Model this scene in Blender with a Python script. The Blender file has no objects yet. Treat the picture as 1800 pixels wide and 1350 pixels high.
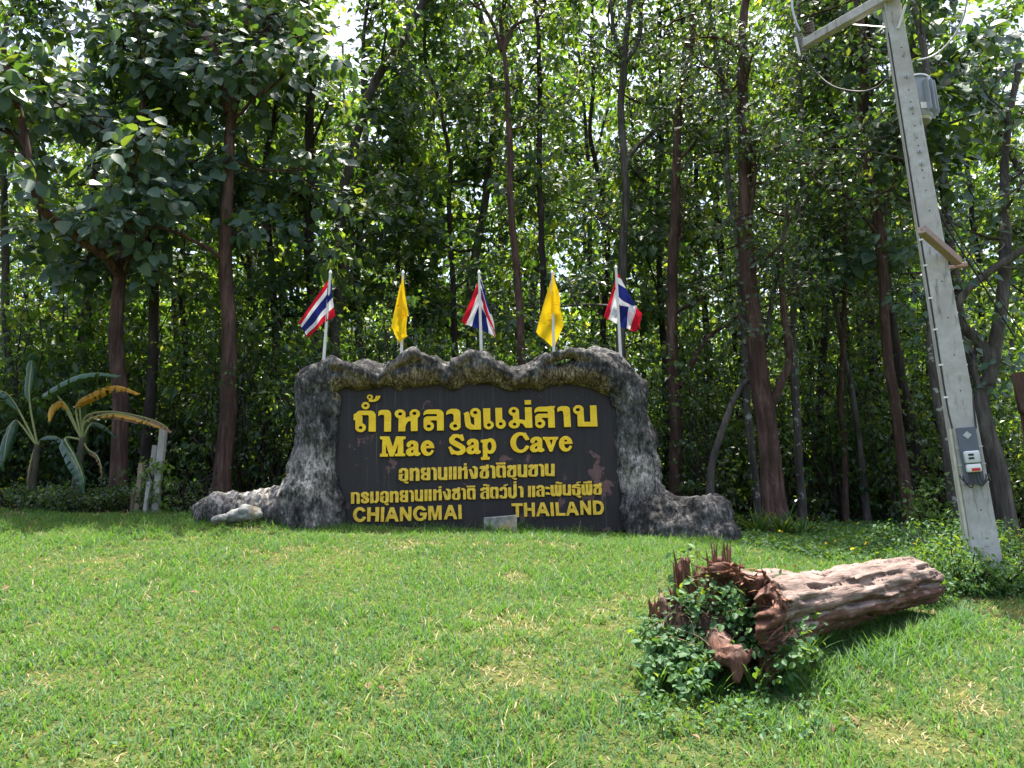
import bpy, bmesh, math, random
import numpy as np
from mathutils import Vector, Matrix
R=math.radians
random.seed(7); rng=np.random.default_rng(7)
S=bpy.context.scene; COL=S.collection
# ------------------------------------------------------------ camera, sky, sun, exposure
EYE=np.array((0.,0.,1.6)); F=1300.; PITCH=R(10.); ROLL=R(1.45)
fw=np.array((0,math.cos(PITCH),math.sin(PITCH))); r0=np.array((1.,0,0)); u0=np.array((0,-math.sin(PITCH),math.cos(PITCH)))
rt=r0*math.cos(ROLL)-u0*math.sin(ROLL); up=u0*math.cos(ROLL)+r0*math.sin(ROLL)
cd=bpy.data.cameras.new('camera'); cam=bpy.data.objects.new('camera',cd); COL.objects.link(cam); S.camera=cam
cd.sensor_width=36; cd.lens=F/1800*36; cd.clip_end=500; cd.clip_start=.05
M=Matrix.Identity(4)
for i in range(3): M[i][0]=rt[i]; M[i][1]=up[i]; M[i][2]=-fw[i]; M[i][3]=EYE[i]
cam.matrix_world=M
SUN_EL=R(79); SUN_AZ=R(14)            # from behind the wood, a little to the right
w=bpy.data.worlds.new('World'); S.world=w; w.use_nodes=True
wn=w.node_tree; sky=wn.nodes.new('ShaderNodeTexSky'); sky.sky_type='NISHITA'; sky.sun_disc=False
sky.sun_elevation=SUN_EL; sky.sun_rotation=SUN_AZ; sky.dust_density=5.0; sky.air_density=1.0; sky.ozone_density=.4
bg=wn.nodes['Background']; bg.inputs[1].default_value=.15; wn.links.new(sky.outputs[0],bg.inputs[0])
sl=bpy.data.lights.new('sun','SUN'); sl.energy=5; sl.angle=R(.5); sl.color=(1,.95,.86)
so=bpy.data.objects.new('sun',sl); COL.objects.link(so)
sd=Vector((math.sin(SUN_AZ)*math.cos(SUN_EL),math.cos(SUN_AZ)*math.cos(SUN_EL),math.sin(SUN_EL)))
so.rotation_euler=sd.to_track_quat('Z','Y').to_euler()
S.view_settings.view_transform='Standard'; S.view_settings.look='None'; S.view_settings.gamma=1
S.view_settings.use_curve_mapping=False; S.view_settings.exposure=1.62
S.cycles.max_bounces=8; S.cycles.diffuse_bounces=4; S.cycles.transmission_bounces=4
# ------------------------------------------------------------ geometry of the place
def ray(px,py):
    return fw+rt*((px-900)/F)+up*((675-py)/F)
def at(px,py,Y):
    d=ray(px,py); return EYE+d*(Y/d[1])
def hsh(n): 
    n=(n*np.int64(747796405)+np.int64(2891336453))&np.int64(0x7fffffff); n=((n>>13)^n)*np.int64(277803737)&np.int64(0x7fffffff); return ((n>>9)^n)&np.int64(0xffff)
def vnoise(p,seed=0):
    p=np.asarray(p,float); i=np.floor(p).astype(np.int64); f=p-i; f=f*f*(3-2*f); r=0
    for a in (0,1):
        for b in (0,1):
            for c in (0,1):
                h=hsh((i[...,0]+a)*np.int64(73856093)^(i[...,1]+b)*np.int64(19349663)^(i[...,2]+c)*np.int64(83492791)^np.int64(seed*7919+11))/32767.5-1
                r=r+h*np.where(a,f[...,0],1-f[...,0])*np.where(b,f[...,1],1-f[...,1])*np.where(c,f[...,2],1-f[...,2])
    return r
def fbm(p,s,o=4,seed=0,g=.5):
    p=np.asarray(p,float)/s; r=0; a=1
    for k in range(o): r=r+a*vnoise(p*2**k,seed+k); a*=g
    return r
KY=np.array((-40,0,8.9,9.6,10.6,12,18,40,90,400.)); KZ=np.array((-1.5,0,1.36,1.44,1.46,1.40,1.3,4.5,16,60.))
yy=np.arange(-40,400,.25); kk=np.interp(yy,KY,KZ); kk=np.convolve(np.pad(kk,3,mode='edge'),np.ones(7)/7,'valid')
def gz(x,y):
    x=np.asarray(x,float); y=np.asarray(y,float)
    z=np.interp(y,yy,kk)-.061*np.clip(x,-12,12)*np.clip(y/9.5,-.5,1)
    p=np.stack([x,y,0*x+.3],-1)
    return z+.035*vnoise(p/1.7,3)*np.clip(y/4,.2,1)+.12*vnoise(p/5,5)*np.clip((y-10)/3,0,3)
def hit(px,py):
    d=ray(px,py); t=np.linspace(1,60,6000); P=EYE+d*t[:,None]; b=np.where(P[:,2]<gz(P[:,0],P[:,1]))[0]
    return P[b[0]] if len(b) else P[-1]
# ------------------------------------------------------------ object helpers
def tag(o,label=None,cat=None,group=None,kind=None):
    for k,v in (('label',label),('category',cat),('group',group),('kind',kind)):
        if v: o[k]=v
    return o
def empty(name,loc):
    o=bpy.data.objects.new(name,None); COL.objects.link(o); o.location=tuple(loc); o.empty_display_size=.1; return o
def link(name,me,mat=None,parent=None):
    o=bpy.data.objects.new(name,me); COL.objects.link(o)
    if mat is not None and len(me.materials)==0: me.materials.append(mat)
    if parent is not None: o.parent=parent
    return o
def wloc(o):
    v=Vector((0,0,0))
    while o is not None: v=v+o.location; o=o.parent
    return np.array(v)
class MB:
    def __init__(s): s.v=[]; s.f=[]; s.n=0; s.a=[]; s.tri=[]
    def add(s,v,f,a=0.):
        v=np.asarray(v,float).reshape(-1,3); f=np.asarray(f)
        s.v.append(v); s.f.append(f+s.n); s.a.append(np.full(len(f),a) if np.isscalar(a) else np.asarray(a)); s.n+=len(v)
    def mesh(s,name,smooth=True,attr=False,origin=None):
        v=np.concatenate(s.v)
        if origin is not None: v=v-np.asarray(origin)
        me=bpy.data.meshes.new(name); me.vertices.add(len(v)); me.vertices.foreach_set('co',v.astype(np.float32).ravel())
        tot=np.concatenate([np.full(len(f),f.shape[1]) for f in s.f]); idx=np.concatenate([f.ravel() for f in s.f])
        me.loops.add(len(idx)); me.loops.foreach_set('vertex_index',idx.astype(np.int32))
        me.polygons.add(len(tot)); st=np.concatenate([[0],np.cumsum(tot)[:-1]])
        me.polygons.foreach_set('loop_start',st.astype(np.int32)); me.polygons.foreach_set('loop_total',tot.astype(np.int32))
        me.polygons.foreach_set('use_smooth',np.full(len(tot),smooth))
        if attr:
            a=me.attributes.new('rnd','FLOAT','FACE'); a.data.foreach_set('value',np.concatenate(s.a).astype(np.float32))
        me.update(); me.validate(); return me
    def build(s,name,mat,parent=None,smooth=True,attr=False,loc=None):
        """loc: world origin for a mesh that is a thing of its own"""
        me=s.mesh(name,smooth,attr,origin=loc if parent is None else wloc(parent)); o=link(name,me,mat,parent)
        if loc is not None and parent is None: o.location=tuple(loc)
        return o
def nrm(a): return a/np.maximum(np.linalg.norm(a,axis=-1,keepdims=True),1e-9)
def tube(mb,pts,rad,n=8,seed=0,rough=0.,cap=True,squash=1.):
    pts=np.asarray(pts,float); m=len(pts); rad=np.broadcast_to(np.asarray(rad,float),(m,))
    t=np.gradient(pts,axis=0) if m>2 else np.repeat([pts[1]-pts[0]],m,0); t=nrm(t)
    ref=np.array((1.,0,0)) if abs(t[0][0])<.8 else np.array((0,0,1.))
    N=np.empty_like(pts); u=nrm(ref-t[0]*(ref@t[0]))
    for i in range(m): u=nrm(u-t[i]*(u@t[i])); N[i]=u
    B=np.cross(t,N); a=np.arange(n)*2*math.pi/n
    ring=N[:,None]*np.cos(a)[None,:,None]+B[:,None]*np.sin(a)[None,:,None]*squash
    rr=rad[:,None]*np.ones(n)
    if rough: rr=rr*(1+rough*vnoise((pts[:,None]+ring*.3)*np.array((4,4,1.2)),seed))
    v=(pts[:,None]+ring*rr[...,None]).reshape(-1,3)
    i=np.arange(m-1)[:,None]*n; j=np.arange(n)[None]; k=(j+1)%n
    f=np.stack([i+j,i+k,i+n+k,i+n+j],-1).reshape(-1,4); mb.add(v,f)
    if cap:
        for e,o in ((0,0),(m-1,(m-1)*n)):
            c=np.vstack([v[o:o+n],pts[e]]); q=np.stack([np.full(n,n),np.arange(n),(np.arange(n)+1)%n],-1)
            mb.add(c,q if e else q[:,::-1])
def box(mb,c,x,y,z,bev=0.):
    """box centred at c with half-axis vectors x,y,z (bevelled edges)"""
    c=np.asarray(c,float); x,y,z=[np.asarray(q,float) for q in (x,y,z)]
    if bev<=0:
        v=[c+a*x+b*y+d*z for d in (-1,1) for a,b in ((-1,-1),(1,-1),(1,1),(-1,1))]
        f=[(3,2,1,0),(4,5,6,7),(0,1,5,4),(1,2,6,5),(2,3,7,6),(3,0,4,7)]; mb.add(v,f); return
    lx,ly,lz=[np.linalg.norm(q) for q in (x,y,z)]; ux,uy,uz=x/lx,y/ly,z/lz
    bm=bmesh.new(); bmesh.ops.create_cube(bm,size=2)
    for q in bm.verts: q.co=(q.co.x*lx,q.co.y*ly,q.co.z*lz)
    bmesh.ops.bevel(bm,geom=bm.edges[:],offset=bev,segments=2,affect='EDGES',profile=.5)
    bmesh.ops.triangulate(bm,faces=bm.faces[:]); bm.verts.index_update()
    v=np.array([q.co for q in bm.verts]); f=np.array([[q.index for q in fa.verts] for fa in bm.faces]); bm.free()
    mb.add(c+v[:,:1]*ux+v[:,1:2]*uy+v[:,2:3]*uz,f)
def spline(p,n):
    p=np.asarray(p,float); m=len(p); q=np.vstack([2*p[0]-p[1],p,2*p[-1]-p[-2]]); out=[]
    for t in np.linspace(0,m-1-1e-6,n):
        i=int(t); u=t-i; a,b,c,d=q[i:i+4]
        out.append(.5*((2*b)+(-a+c)*u+(2*a-5*b+4*c-d)*u*u+(-a+3*b-3*c+d)*u**3))
    return np.array(out)
# surface nets on a scalar field
def nets(fn,lo,hi,h):
    lo=np.asarray(lo,float); n=np.ceil((np.asarray(hi)-lo)/h).astype(int)+1
    ax=[lo[k]+h*np.arange(n[k]) for k in range(3)]
    G=np.stack(np.meshgrid(*ax,indexing='ij'),-1); Fv=fn(G); s=Fv<0; c=tuple(n-1)
    acc=np.zeros(c+(3,)); cnt=np.zeros(c)
    for a in range(3):
        b,d=[k for k in range(3) if k!=a]
        for ob in (0,1):
            for od in (0,1):
                sl=[None]*3; sl[a]=slice(0,n[a]-1); sl[b]=slice(ob,n[b]-1+ob); sl[d]=slice(od,n[d]-1+od)
                s2=list(sl); s2[a]=slice(1,n[a]); f0=Fv[tuple(sl)]; f1=Fv[tuple(s2)]
                m=(f0<0)!=(f1<0); t=np.where(m,f0/np.where(m,f0-f1,1),0)
                o=np.zeros(c+(3,)); o[...,a]=t; o[...,b]=ob; o[...,d]=od
                acc+=o*m[...,None]; cnt+=m
    ok=cnt>0; ids=-np.ones(c,int); ids[ok]=np.arange(ok.sum())
    V=(np.argwhere(ok)+acc[ok]/cnt[ok][:,None])*h+lo; Q=[]
    for a in range(3):
        b,d=[(1,2),(2,0),(0,1)][a]
        sl=[slice(1,n[k]-1) for k in range(3)]; sl[a]=slice(0,n[a]-1); s2=list(sl); s2[a]=slice(1,n[a])
        A=s[tuple(sl)]; Bq=s[tuple(s2)]; w_=np.argwhere(A!=Bq); off=np.array([1,1,1]); off[a]=0
        w0=w_+off; fl=A[tuple(w_.T)]
        e=np.zeros(3,int); e[b]=1; g=np.zeros(3,int); g[d]=1
        q=np.stack([ids[tuple((w0-e-g).T)],ids[tuple((w0-g).T)],ids[tuple(w0.T)],ids[tuple((w0-e).T)]],-1)
        q[~fl]=q[~fl][:,::-1]; Q.append(q)
    return V,np.concatenate(Q)
def cone(G,a,b,ra,rb,sc=(1,1,1)):
    sc=np.asarray(sc,float); a=np.asarray(a)*sc; b=np.asarray(b)*sc; g=G*sc; d=b-a
    t=np.clip(((g-a)@d)/max(d@d,1e-9),0,1); return np.linalg.norm(g-a-t[...,None]*d,axis=-1)-(ra+(rb-ra)*t)
def smin(a,b,k): 
    h=np.clip(.5+.5*(b-a)/k,0,1); return b+(a-b)*h-k*h*(1-h)
# ------------------------------------------------------------ materials
def mat(name,rough=.8,spec=.3):
    m=bpy.data.materials.new(name); m.use_nodes=True; b=m.node_tree.nodes['Principled BSDF']
    b.inputs['Roughness'].default_value=rough; b.inputs['Specular IOR Level'].default_value=spec; return m,m.node_tree,b
def nd(t,k,**kw):
    n=t.nodes.new(k)
    for a,v in kw.items():
        if isinstance(v,tuple) and a=='inp': pass
        else: setattr(n,a,v)
    return n
def coords(t,scale=(1,1,1),kind='Object'):
    c=nd(t,'ShaderNodeTexCoord'); mp=nd(t,'ShaderNodeMapping'); mp.inputs['Scale'].default_value=scale
    t.links.new(c.outputs[kind],mp.inputs[0]); return mp.outputs[0]
def noise(t,vec,scale,detail=5,rough=.6,dist=0):
    n=nd(t,'ShaderNodeTexNoise'); n.inputs['Scale'].default_value=scale; n.inputs['Detail'].default_value=detail
    n.inputs['Roughness'].default_value=rough; n.inputs['Distortion'].default_value=dist
    if vec is not None: t.links.new(vec,n.inputs['Vector'])
    return n.outputs[0]
def ramp(t,fac,stops,interp='LINEAR'):
    r=nd(t,'ShaderNodeValToRGB'); e=r.color_ramp.elements; r.color_ramp.interpolation=interp
    while len(e)<len(stops): e.new(.5)
    for k,(p,c) in zip(e,stops): k.position=p; k.color=(c[0],c[1],c[2],1) if len(c)>2 else (c[0],)*3+(1,)
    t.links.new(fac,r.inputs[0]); return r.outputs[0]
def mix(t,fac,a,b,mode='MIX'):
    n=nd(t,'ShaderNodeMix',data_type='RGBA',blend_type=mode)
    for s,v in ((0,fac),(6,a),(7,b)):
        if hasattr(v,'is_linked'): t.links.new(v,n.inputs[s])
        elif s==0: n.inputs[0].default_value=v
        else: n.inputs[s].default_value=(*v,1)
    return n.outputs[2]
def bump(t,b,h,strength=.4,dist=.02,prev=None):
    n=nd(t,'ShaderNodeBump'); n.inputs['Strength'].default_value=strength; n.inputs['Distance'].default_value=dist
    t.links.new(h,n.inputs['Height']); 
    if prev is not None: t.links.new(prev,n.inputs['Normal'])
    if b is not None: t.links.new(n.outputs[0],b.inputs['Normal'])
    return n.outputs[0]
def attrf(t,name='rnd'):
    a=nd(t,'ShaderNodeAttribute'); a.attribute_name=name; return a.outputs['Fac']
def leaf_mat(name,stops,trans,rough=.42,spec=.5,tf=.42):
    m,t,b=mat(name,rough,spec); f=attrf(t); c=ramp(t,f,stops); t.links.new(c,b.inputs['Base Color'])
    tr=nd(t,'ShaderNodeBsdfTranslucent'); tc=ramp(t,f,trans); t.links.new(tc,tr.inputs[0])
    mx=nd(t,'ShaderNodeMixShader'); mx.inputs[0].default_value=tf
    t.links.new(b.outputs[0],mx.inputs[1]); t.links.new(tr.outputs[0],mx.inputs[2]); t.links.new(mx.outputs[0],t.nodes['Material Output'].inputs[0]); return m
def plain(name,c,rough=.7,spec=.3,var=.0,scale=8,bmp=0,bs=60,metal=0):
    m,t,b=mat(name,rough,spec); b.inputs['Metallic'].default_value=metal
    if var:
        n=noise(t,coords(t),scale); cc=ramp(t,n,[(.3,tuple(x*(1-var) for x in c)),(.7,tuple(min(1,x*(1+var)) for x in c))]); t.links.new(cc,b.inputs['Base Color'])
    else: b.inputs['Base Color'].default_value=(*c,1)
    if bmp: bump(t,b,noise(t,coords(t),bs),bmp,.01)
    return m
TY=[(0,(.06,.14,.012)),(.5,(.13,.26,.02)),(.72,(.28,.42,.03)),(1,(.50,.54,.04))]
L_TEAK=leaf_mat('teak_leaf',[(0,(.018,.048,.026)),(.5,(.028,.07,.034)),(.85,(.05,.10,.035)),(1,(.13,.15,.03))],TY,.40,.6,.47)
L_BLUE=leaf_mat('broad_leaf',[(0,(.028,.07,.05)),(.6,(.05,.10,.07)),(.93,(.07,.13,.07)),(1,(.2,.3,.04))],TY,.5,.5,.25)
L_SMALL=leaf_mat('small_leaf',[(0,(.02,.048,.022)),(.6,(.034,.07,.03)),(1,(.07,.11,.03))],TY,.38,.6,.36)
L_COVER=leaf_mat('cover_leaf',[(0,(.025,.075,.028)),(.6,(.045,.12,.04)),(1,(.10,.19,.05))],TY,.58,.35,.35)
L_LIT=leaf_mat('sunlit_leaf',[(0,(.07,.15,.03)),(1,(.16,.24,.04))],TY,.45,.5,.4)  # lighter copy of the leaf colours, sunlight put into the base colour
L_BAN=leaf_mat('banana_green',[(0,(.02,.06,.035)),(1,(.035,.09,.045))],[(0,(.08,.22,.02)),(1,(.15,.3,.03))],.35,.5,.25)
L_YEL=leaf_mat('banana_yellow',[(0,(.42,.22,.03)),(1,(.6,.33,.04))],[(0,(.6,.3,.02)),(1,(.7,.4,.03))],.55,.3,.4)
L_DRY=leaf_mat('banana_dry',[(0,(.13,.07,.04)),(1,(.26,.17,.1))],[(0,(.2,.1,.04)),(1,(.3,.16,.06))],.8,.2,.25)
def bark(name,a,b_,c_,scale=14,lichen=.0):
    m,t,b=mat(name,.9,.15); v=coords(t,(1,1,.13)); n=noise(t,v,scale,8,.7,.6); n2=noise(t,coords(t),2.2,4)
    col=ramp(t,n,[(.32,a),(.5,b_),(.68,c_)]); col=mix(t,ramp(t,n2,[(.35,(0,)),(.65,(1,))]),col,mix(t,.55,col,a))
    if lichen:
        n3=noise(t,coords(t),9,6,.6); col=mix(t,ramp(t,n3,[(.62-lichen,(0,)),(.66-lichen,(1,))]),col,(.32,.32,.29))
    t.links.new(col,b.inputs['Base Color']); bump(t,b,n,.9,.03); return m
B_RED=bark('red_bark',(.025,.016,.013),(.085,.05,.04),(.17,.11,.09))
B_GREY=bark('grey_bark',(.03,.027,.024),(.085,.075,.066),(.18,.16,.145),12)
B_DARK=bark('dark_bark',(.016,.013,.012),(.045,.036,.032),(.09,.075,.066),16)
B_LICH=bark('lichen_bark',(.03,.027,.024),(.09,.08,.07),(.2,.18,.16),10,.03)
BARKS={'r':B_RED,'g':B_GREY,'d':B_DARK,'l':B_LICH}
# ------------------------------------------------------------ ground
def ground_mat():
    m,t,b=mat('soil',.95,.1); v=coords(t); n=noise(t,v,1.1,5); n2=noise(t,v,14,6)
    lit=ramp(t,n2,[(.3,(.012,.009,.006)),(.5,(.035,.024,.016)),(.7,(.07,.048,.03))])
    lawn=ramp(t,n2,[(.3,(.03,.045,.012)),(.7,(.10,.10,.03))])
    g=nd(t,'ShaderNodeNewGeometry'); s=nd(t,'ShaderNodeSeparateXYZ'); t.links.new(g.outputs['Position'],s.inputs[0])
    r=nd(t,'ShaderNodeMapRange'); r.inputs[1].default_value=9.6; r.inputs[2].default_value=10.4; t.links.new(s.outputs[1],r.inputs[0])
    t.links.new(mix(t,r.outputs[0],lawn,lit),b.inputs['Base Color']); bump(t,b,n2,.8,.03); return m
gx=np.concatenate([np.linspace(-200,-14,24),np.linspace(-13.5,13.5,136),np.linspace(14,200,24)]); gy=np.concatenate([np.linspace(-40,-.5,20),np.linspace(0,18,110),np.linspace(18.5,300,60)])
GX,GY=np.meshgrid(gx,gy,indexing='ij'); gv=np.stack([GX,GY,gz(GX,GY)],-1).reshape(-1,3); ny=len(gy)
i=np.arange(len(gx)-1)[:,None]*ny; j=np.arange(ny-1)[None]; mb=MB(); mb.add(gv,np.stack([i+j,i+ny+j,i+ny+j+1,i+j+1],-1).reshape(-1,4))
tag(mb.build('ground',ground_mat()),kind='structure')
# grass
def ribbons(mb,P,D,L,W,bend,seg=3,a=None,side=None):
    """curved blades: P root, D horizontal lean direction, L length, W width, bend 0..1"""
    n=len(P); up_=np.array((0,0,1.)); D=nrm(D)
    S_=np.cross(D,up_) if side is None else side
    ts=np.linspace(0,1,seg+1); vs=[]
    for t in ts:
        ang=(bend*t*1.3)[:,None]; lean=(.25+bend*.5)[:,None]
        x=(lean*t+.35*ang*t)*L[:,None]; z=(t*(1-.55*bend*t))[:,None]*L[:,None]
        c=P+D*x+up_*z; wd=(W*(1-t**1.7)*(.65+.35*math.sin(t*3.0)))[:,None] if t<1 else None
        if t<1: vs+= [c-S_*wd,c+S_*wd]
        else: vs.append(c)
    k=len(vs); V=np.stack(vs,1).reshape(-1,3); b=(np.arange(n)*k)[:,None]
    if a is None: a=rng.random(n)
    q=np.concatenate([b+np.array([[2*s,2*s+1,2*s+3,2*s+2]]) for s in range(seg-1)]); aq=np.tile(a,seg-1)
    tri=b+np.array([[2*seg-2,2*seg-1,2*seg]]); base=mb.n
    mb.add(V,q,aq); mb.f.append(tri+base); mb.a.append(a)
def grass_mat():
    m,t,b=mat('grass_blade',.62,.3); f=attrf(t); v=coords(t); n=noise(t,v,.9,4,.6)
    c=ramp(t,f,[(0,(.022,.075,.028)),(.25,(.035,.105,.035)),(.5,(.06,.145,.035)),(.68,(.07,.15,.075)),(.84,(.15,.215,.05)),(.9,(.32,.27,.14)),(1,(.42,.36,.22))])
    c=mix(t,ramp(t,n,[(.45,(0,)),(.7,(1,))]),c,mix(t,.35,c,(.16,.24,.04)))
    t.links.new(c,b.inputs['Base Color']); tr=nd(t,'ShaderNodeBsdfTranslucent')
    tc=ramp(t,f,[(0,(.07,.21,.02)),(.84,(.22,.40,.04)),(.9,(.4,.32,.12)),(1,(.4,.32,.12))]); t.links.new(tc,tr.inputs[0])
    mx=nd(t,'ShaderNodeMixShader'); mx.inputs[0].default_value=.4
    t.links.new(b.outputs[0],mx.inputs[1]); t.links.new(tr.outputs[0],mx.inputs[2]); t.links.new(mx.outputs[0],t.nodes['Material Output'].inputs[0]); return m
GM=grass_mat()
def scatter(n,x0,x1,y0,y1,dens=None):
    x=rng.uniform(x0,x1,n); y=rng.uniform(y0,y1,n)
    return x,y
DRYC=[(hit(1650,1205),.45),(hit(1560,1290),.25),(hit(170,1060),.4),(hit(1690,1090),.3),(hit(30,1110),.3),(hit(1010,1290),.2)]
mb=MB()
for (y0,y1,den,sc) in ((2.2,4.5,4000,.95),(4.5,6.5,3200,1.),(6.5,9.9,2400,1.05)):
    xw=y1*.78+.6; n=int(den*2*xw*(y1-y0)); x,y=scatter(n,-xw,xw,y0,y1)
    keep=np.abs(x)<y*.76+.7; crest=9.25+.5*vnoise(np.stack([x*1.3,x*0,x*0],-1),9); keep&=y<np.where((x>-3.0)&(x<3.),9.25,crest+.5)
    pn=vnoise(np.stack([x*1.6,y*1.6,0*x],-1),21); p2=vnoise(np.stack([x*6,y*6,0*x],-1),23)
    dry=(pn*.7+p2*.5); dry=dry+sum(.75*np.exp(-((x-c_[0])**2+(y-c_[1])**2)/r_**2)*(1+p2) for c_,r_ in DRYC)                                  # thin and straw-coloured patches
    keep&=rng.random(n)<np.where(dry>.45,.62,1)
    x,y,dry=x[keep],y[keep],dry[keep]; n=len(x); P=np.stack([x,y,gz(x,y)-.008],-1)
    th=rng.uniform(0,2*math.pi,n)+.9*pn[keep]; D=np.stack([np.cos(th),np.sin(th),0*th],-1)
    tall=1+.35*vnoise(np.stack([x*2.3,y*2.3,0*x],-1),31)
    big=rng.random(n)<.22; L=rng.uniform(.04,.085,n)*sc*tall*np.where(dry>.45,.75,1)*np.where(big,1.45,1); W=rng.uniform(.0026,.005,n)*sc*np.where(big,1.35,1)
    a=np.clip(rng.beta(2,2.6,n)*.86,0,.87); a=np.where(rng.random(n)<np.clip(.045+.95*np.clip(dry-.32,0,1),0,.6),rng.uniform(.88,1,n),a)
    bend=np.clip(rng.beta(2,1.6,n)+np.where(a>.87,.3,0),0,1.25)
    ribbons(mb,P,D,L,W,bend,3,a)
print('grass blades',mb.n//7)
tag(mb.build('lawn_grass',GM,smooth=True,attr=True),'short bright green lawn grass covering the slope before the sign','grass',kind='stuff')
# ------------------------------------------------------------ leaves
def leaves(mb,P,D,N,s,a=None,wid=.62,droop=.25,fine=False):
    """P base, D direction, N normal, s length"""
    n=len(P); D=nrm(D); N=nrm(N-D*np.sum(N*D,-1,keepdims=True)); Sd=np.cross(N,D); s=np.broadcast_to(s,(n,))[:,None]
    if fine: T=[(0,0,0),(.12,.27,.03),(.38,.45,.06),(.70,.36,.04),(1,0,-1),(.70,-.36,.04),(.38,-.45,.06),(.12,-.27,.03),(.35,0,-.03),(.7,0,-.05)]; Fc=[(0,1,2,8),(2,3,9,8),(3,4,9,9),(4,5,9,9),(5,6,8,9),(6,7,0,8)]
    else: T=[(0,0,0),(.42,.5,.05),(1,0,-1),(.42,-.5,.05),(.45,0,-.06)]; Fc=[(0,1,4),(1,2,4),(2,3,4),(3,0,4)]
    vs=[]
    for x,y,z in T:
        zz=(-droop if z==-1 else z-droop*x*x*.8)
        vs.append(P+s*(D*x+Sd*y*wid*(1.0)+N*zz))
    k=len(T); V=np.stack(vs,1).reshape(-1,3); b=(np.arange(n)*k)[:,None]
    if a is None: a=rng.random(n)
    tri=[]
    for f in Fc:
        if len(f)==4 and f[2]==f[3]: f=f[:3]
        tri.append(f)
    base=mb.n; mb.v.append(V); mb.n+=len(V)
    for L_ in (3,4):
        fs=[f for f in tri if len(f)==L_]
        if fs: mb.f.append(np.concatenate([b+np.array([f]) for f in fs])+base); mb.a.append(np.tile(a,len(fs)))
def rnd_dir(n,up_=0.): 
    v=rng.normal(size=(n,3)); v[:,2]+=up_; return nrm(v)
def cluster(mb,C,rad,per,size,up_=.6,wid=.62,fine=False,bias=None,amax=1.,droop=.25):
    """leaf clusters: C centres (m,3)"""
    m=len(C); n=m*per; c=np.repeat(C,per,0); o=rnd_dir(n)*np.array((1,1,.55))*rng.uniform(.15,1,(n,1))*rad
    D=nrm(o+np.array((0,0,-.25))*rad+rnd_dir(n)*.35*rad); N=rnd_dir(n)*.55+np.array((0,0,up_)); N=N+(np.array(bias) if bias is not None else 0)
    cl=np.repeat(rng.random(m),per); a=np.clip(.55*rng.random(n)+.45*cl,0,1)*amax
    leaves(mb,c+o,D,N,rng.uniform(.5,1.25,n)*size,a,wid,droop,fine)
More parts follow.
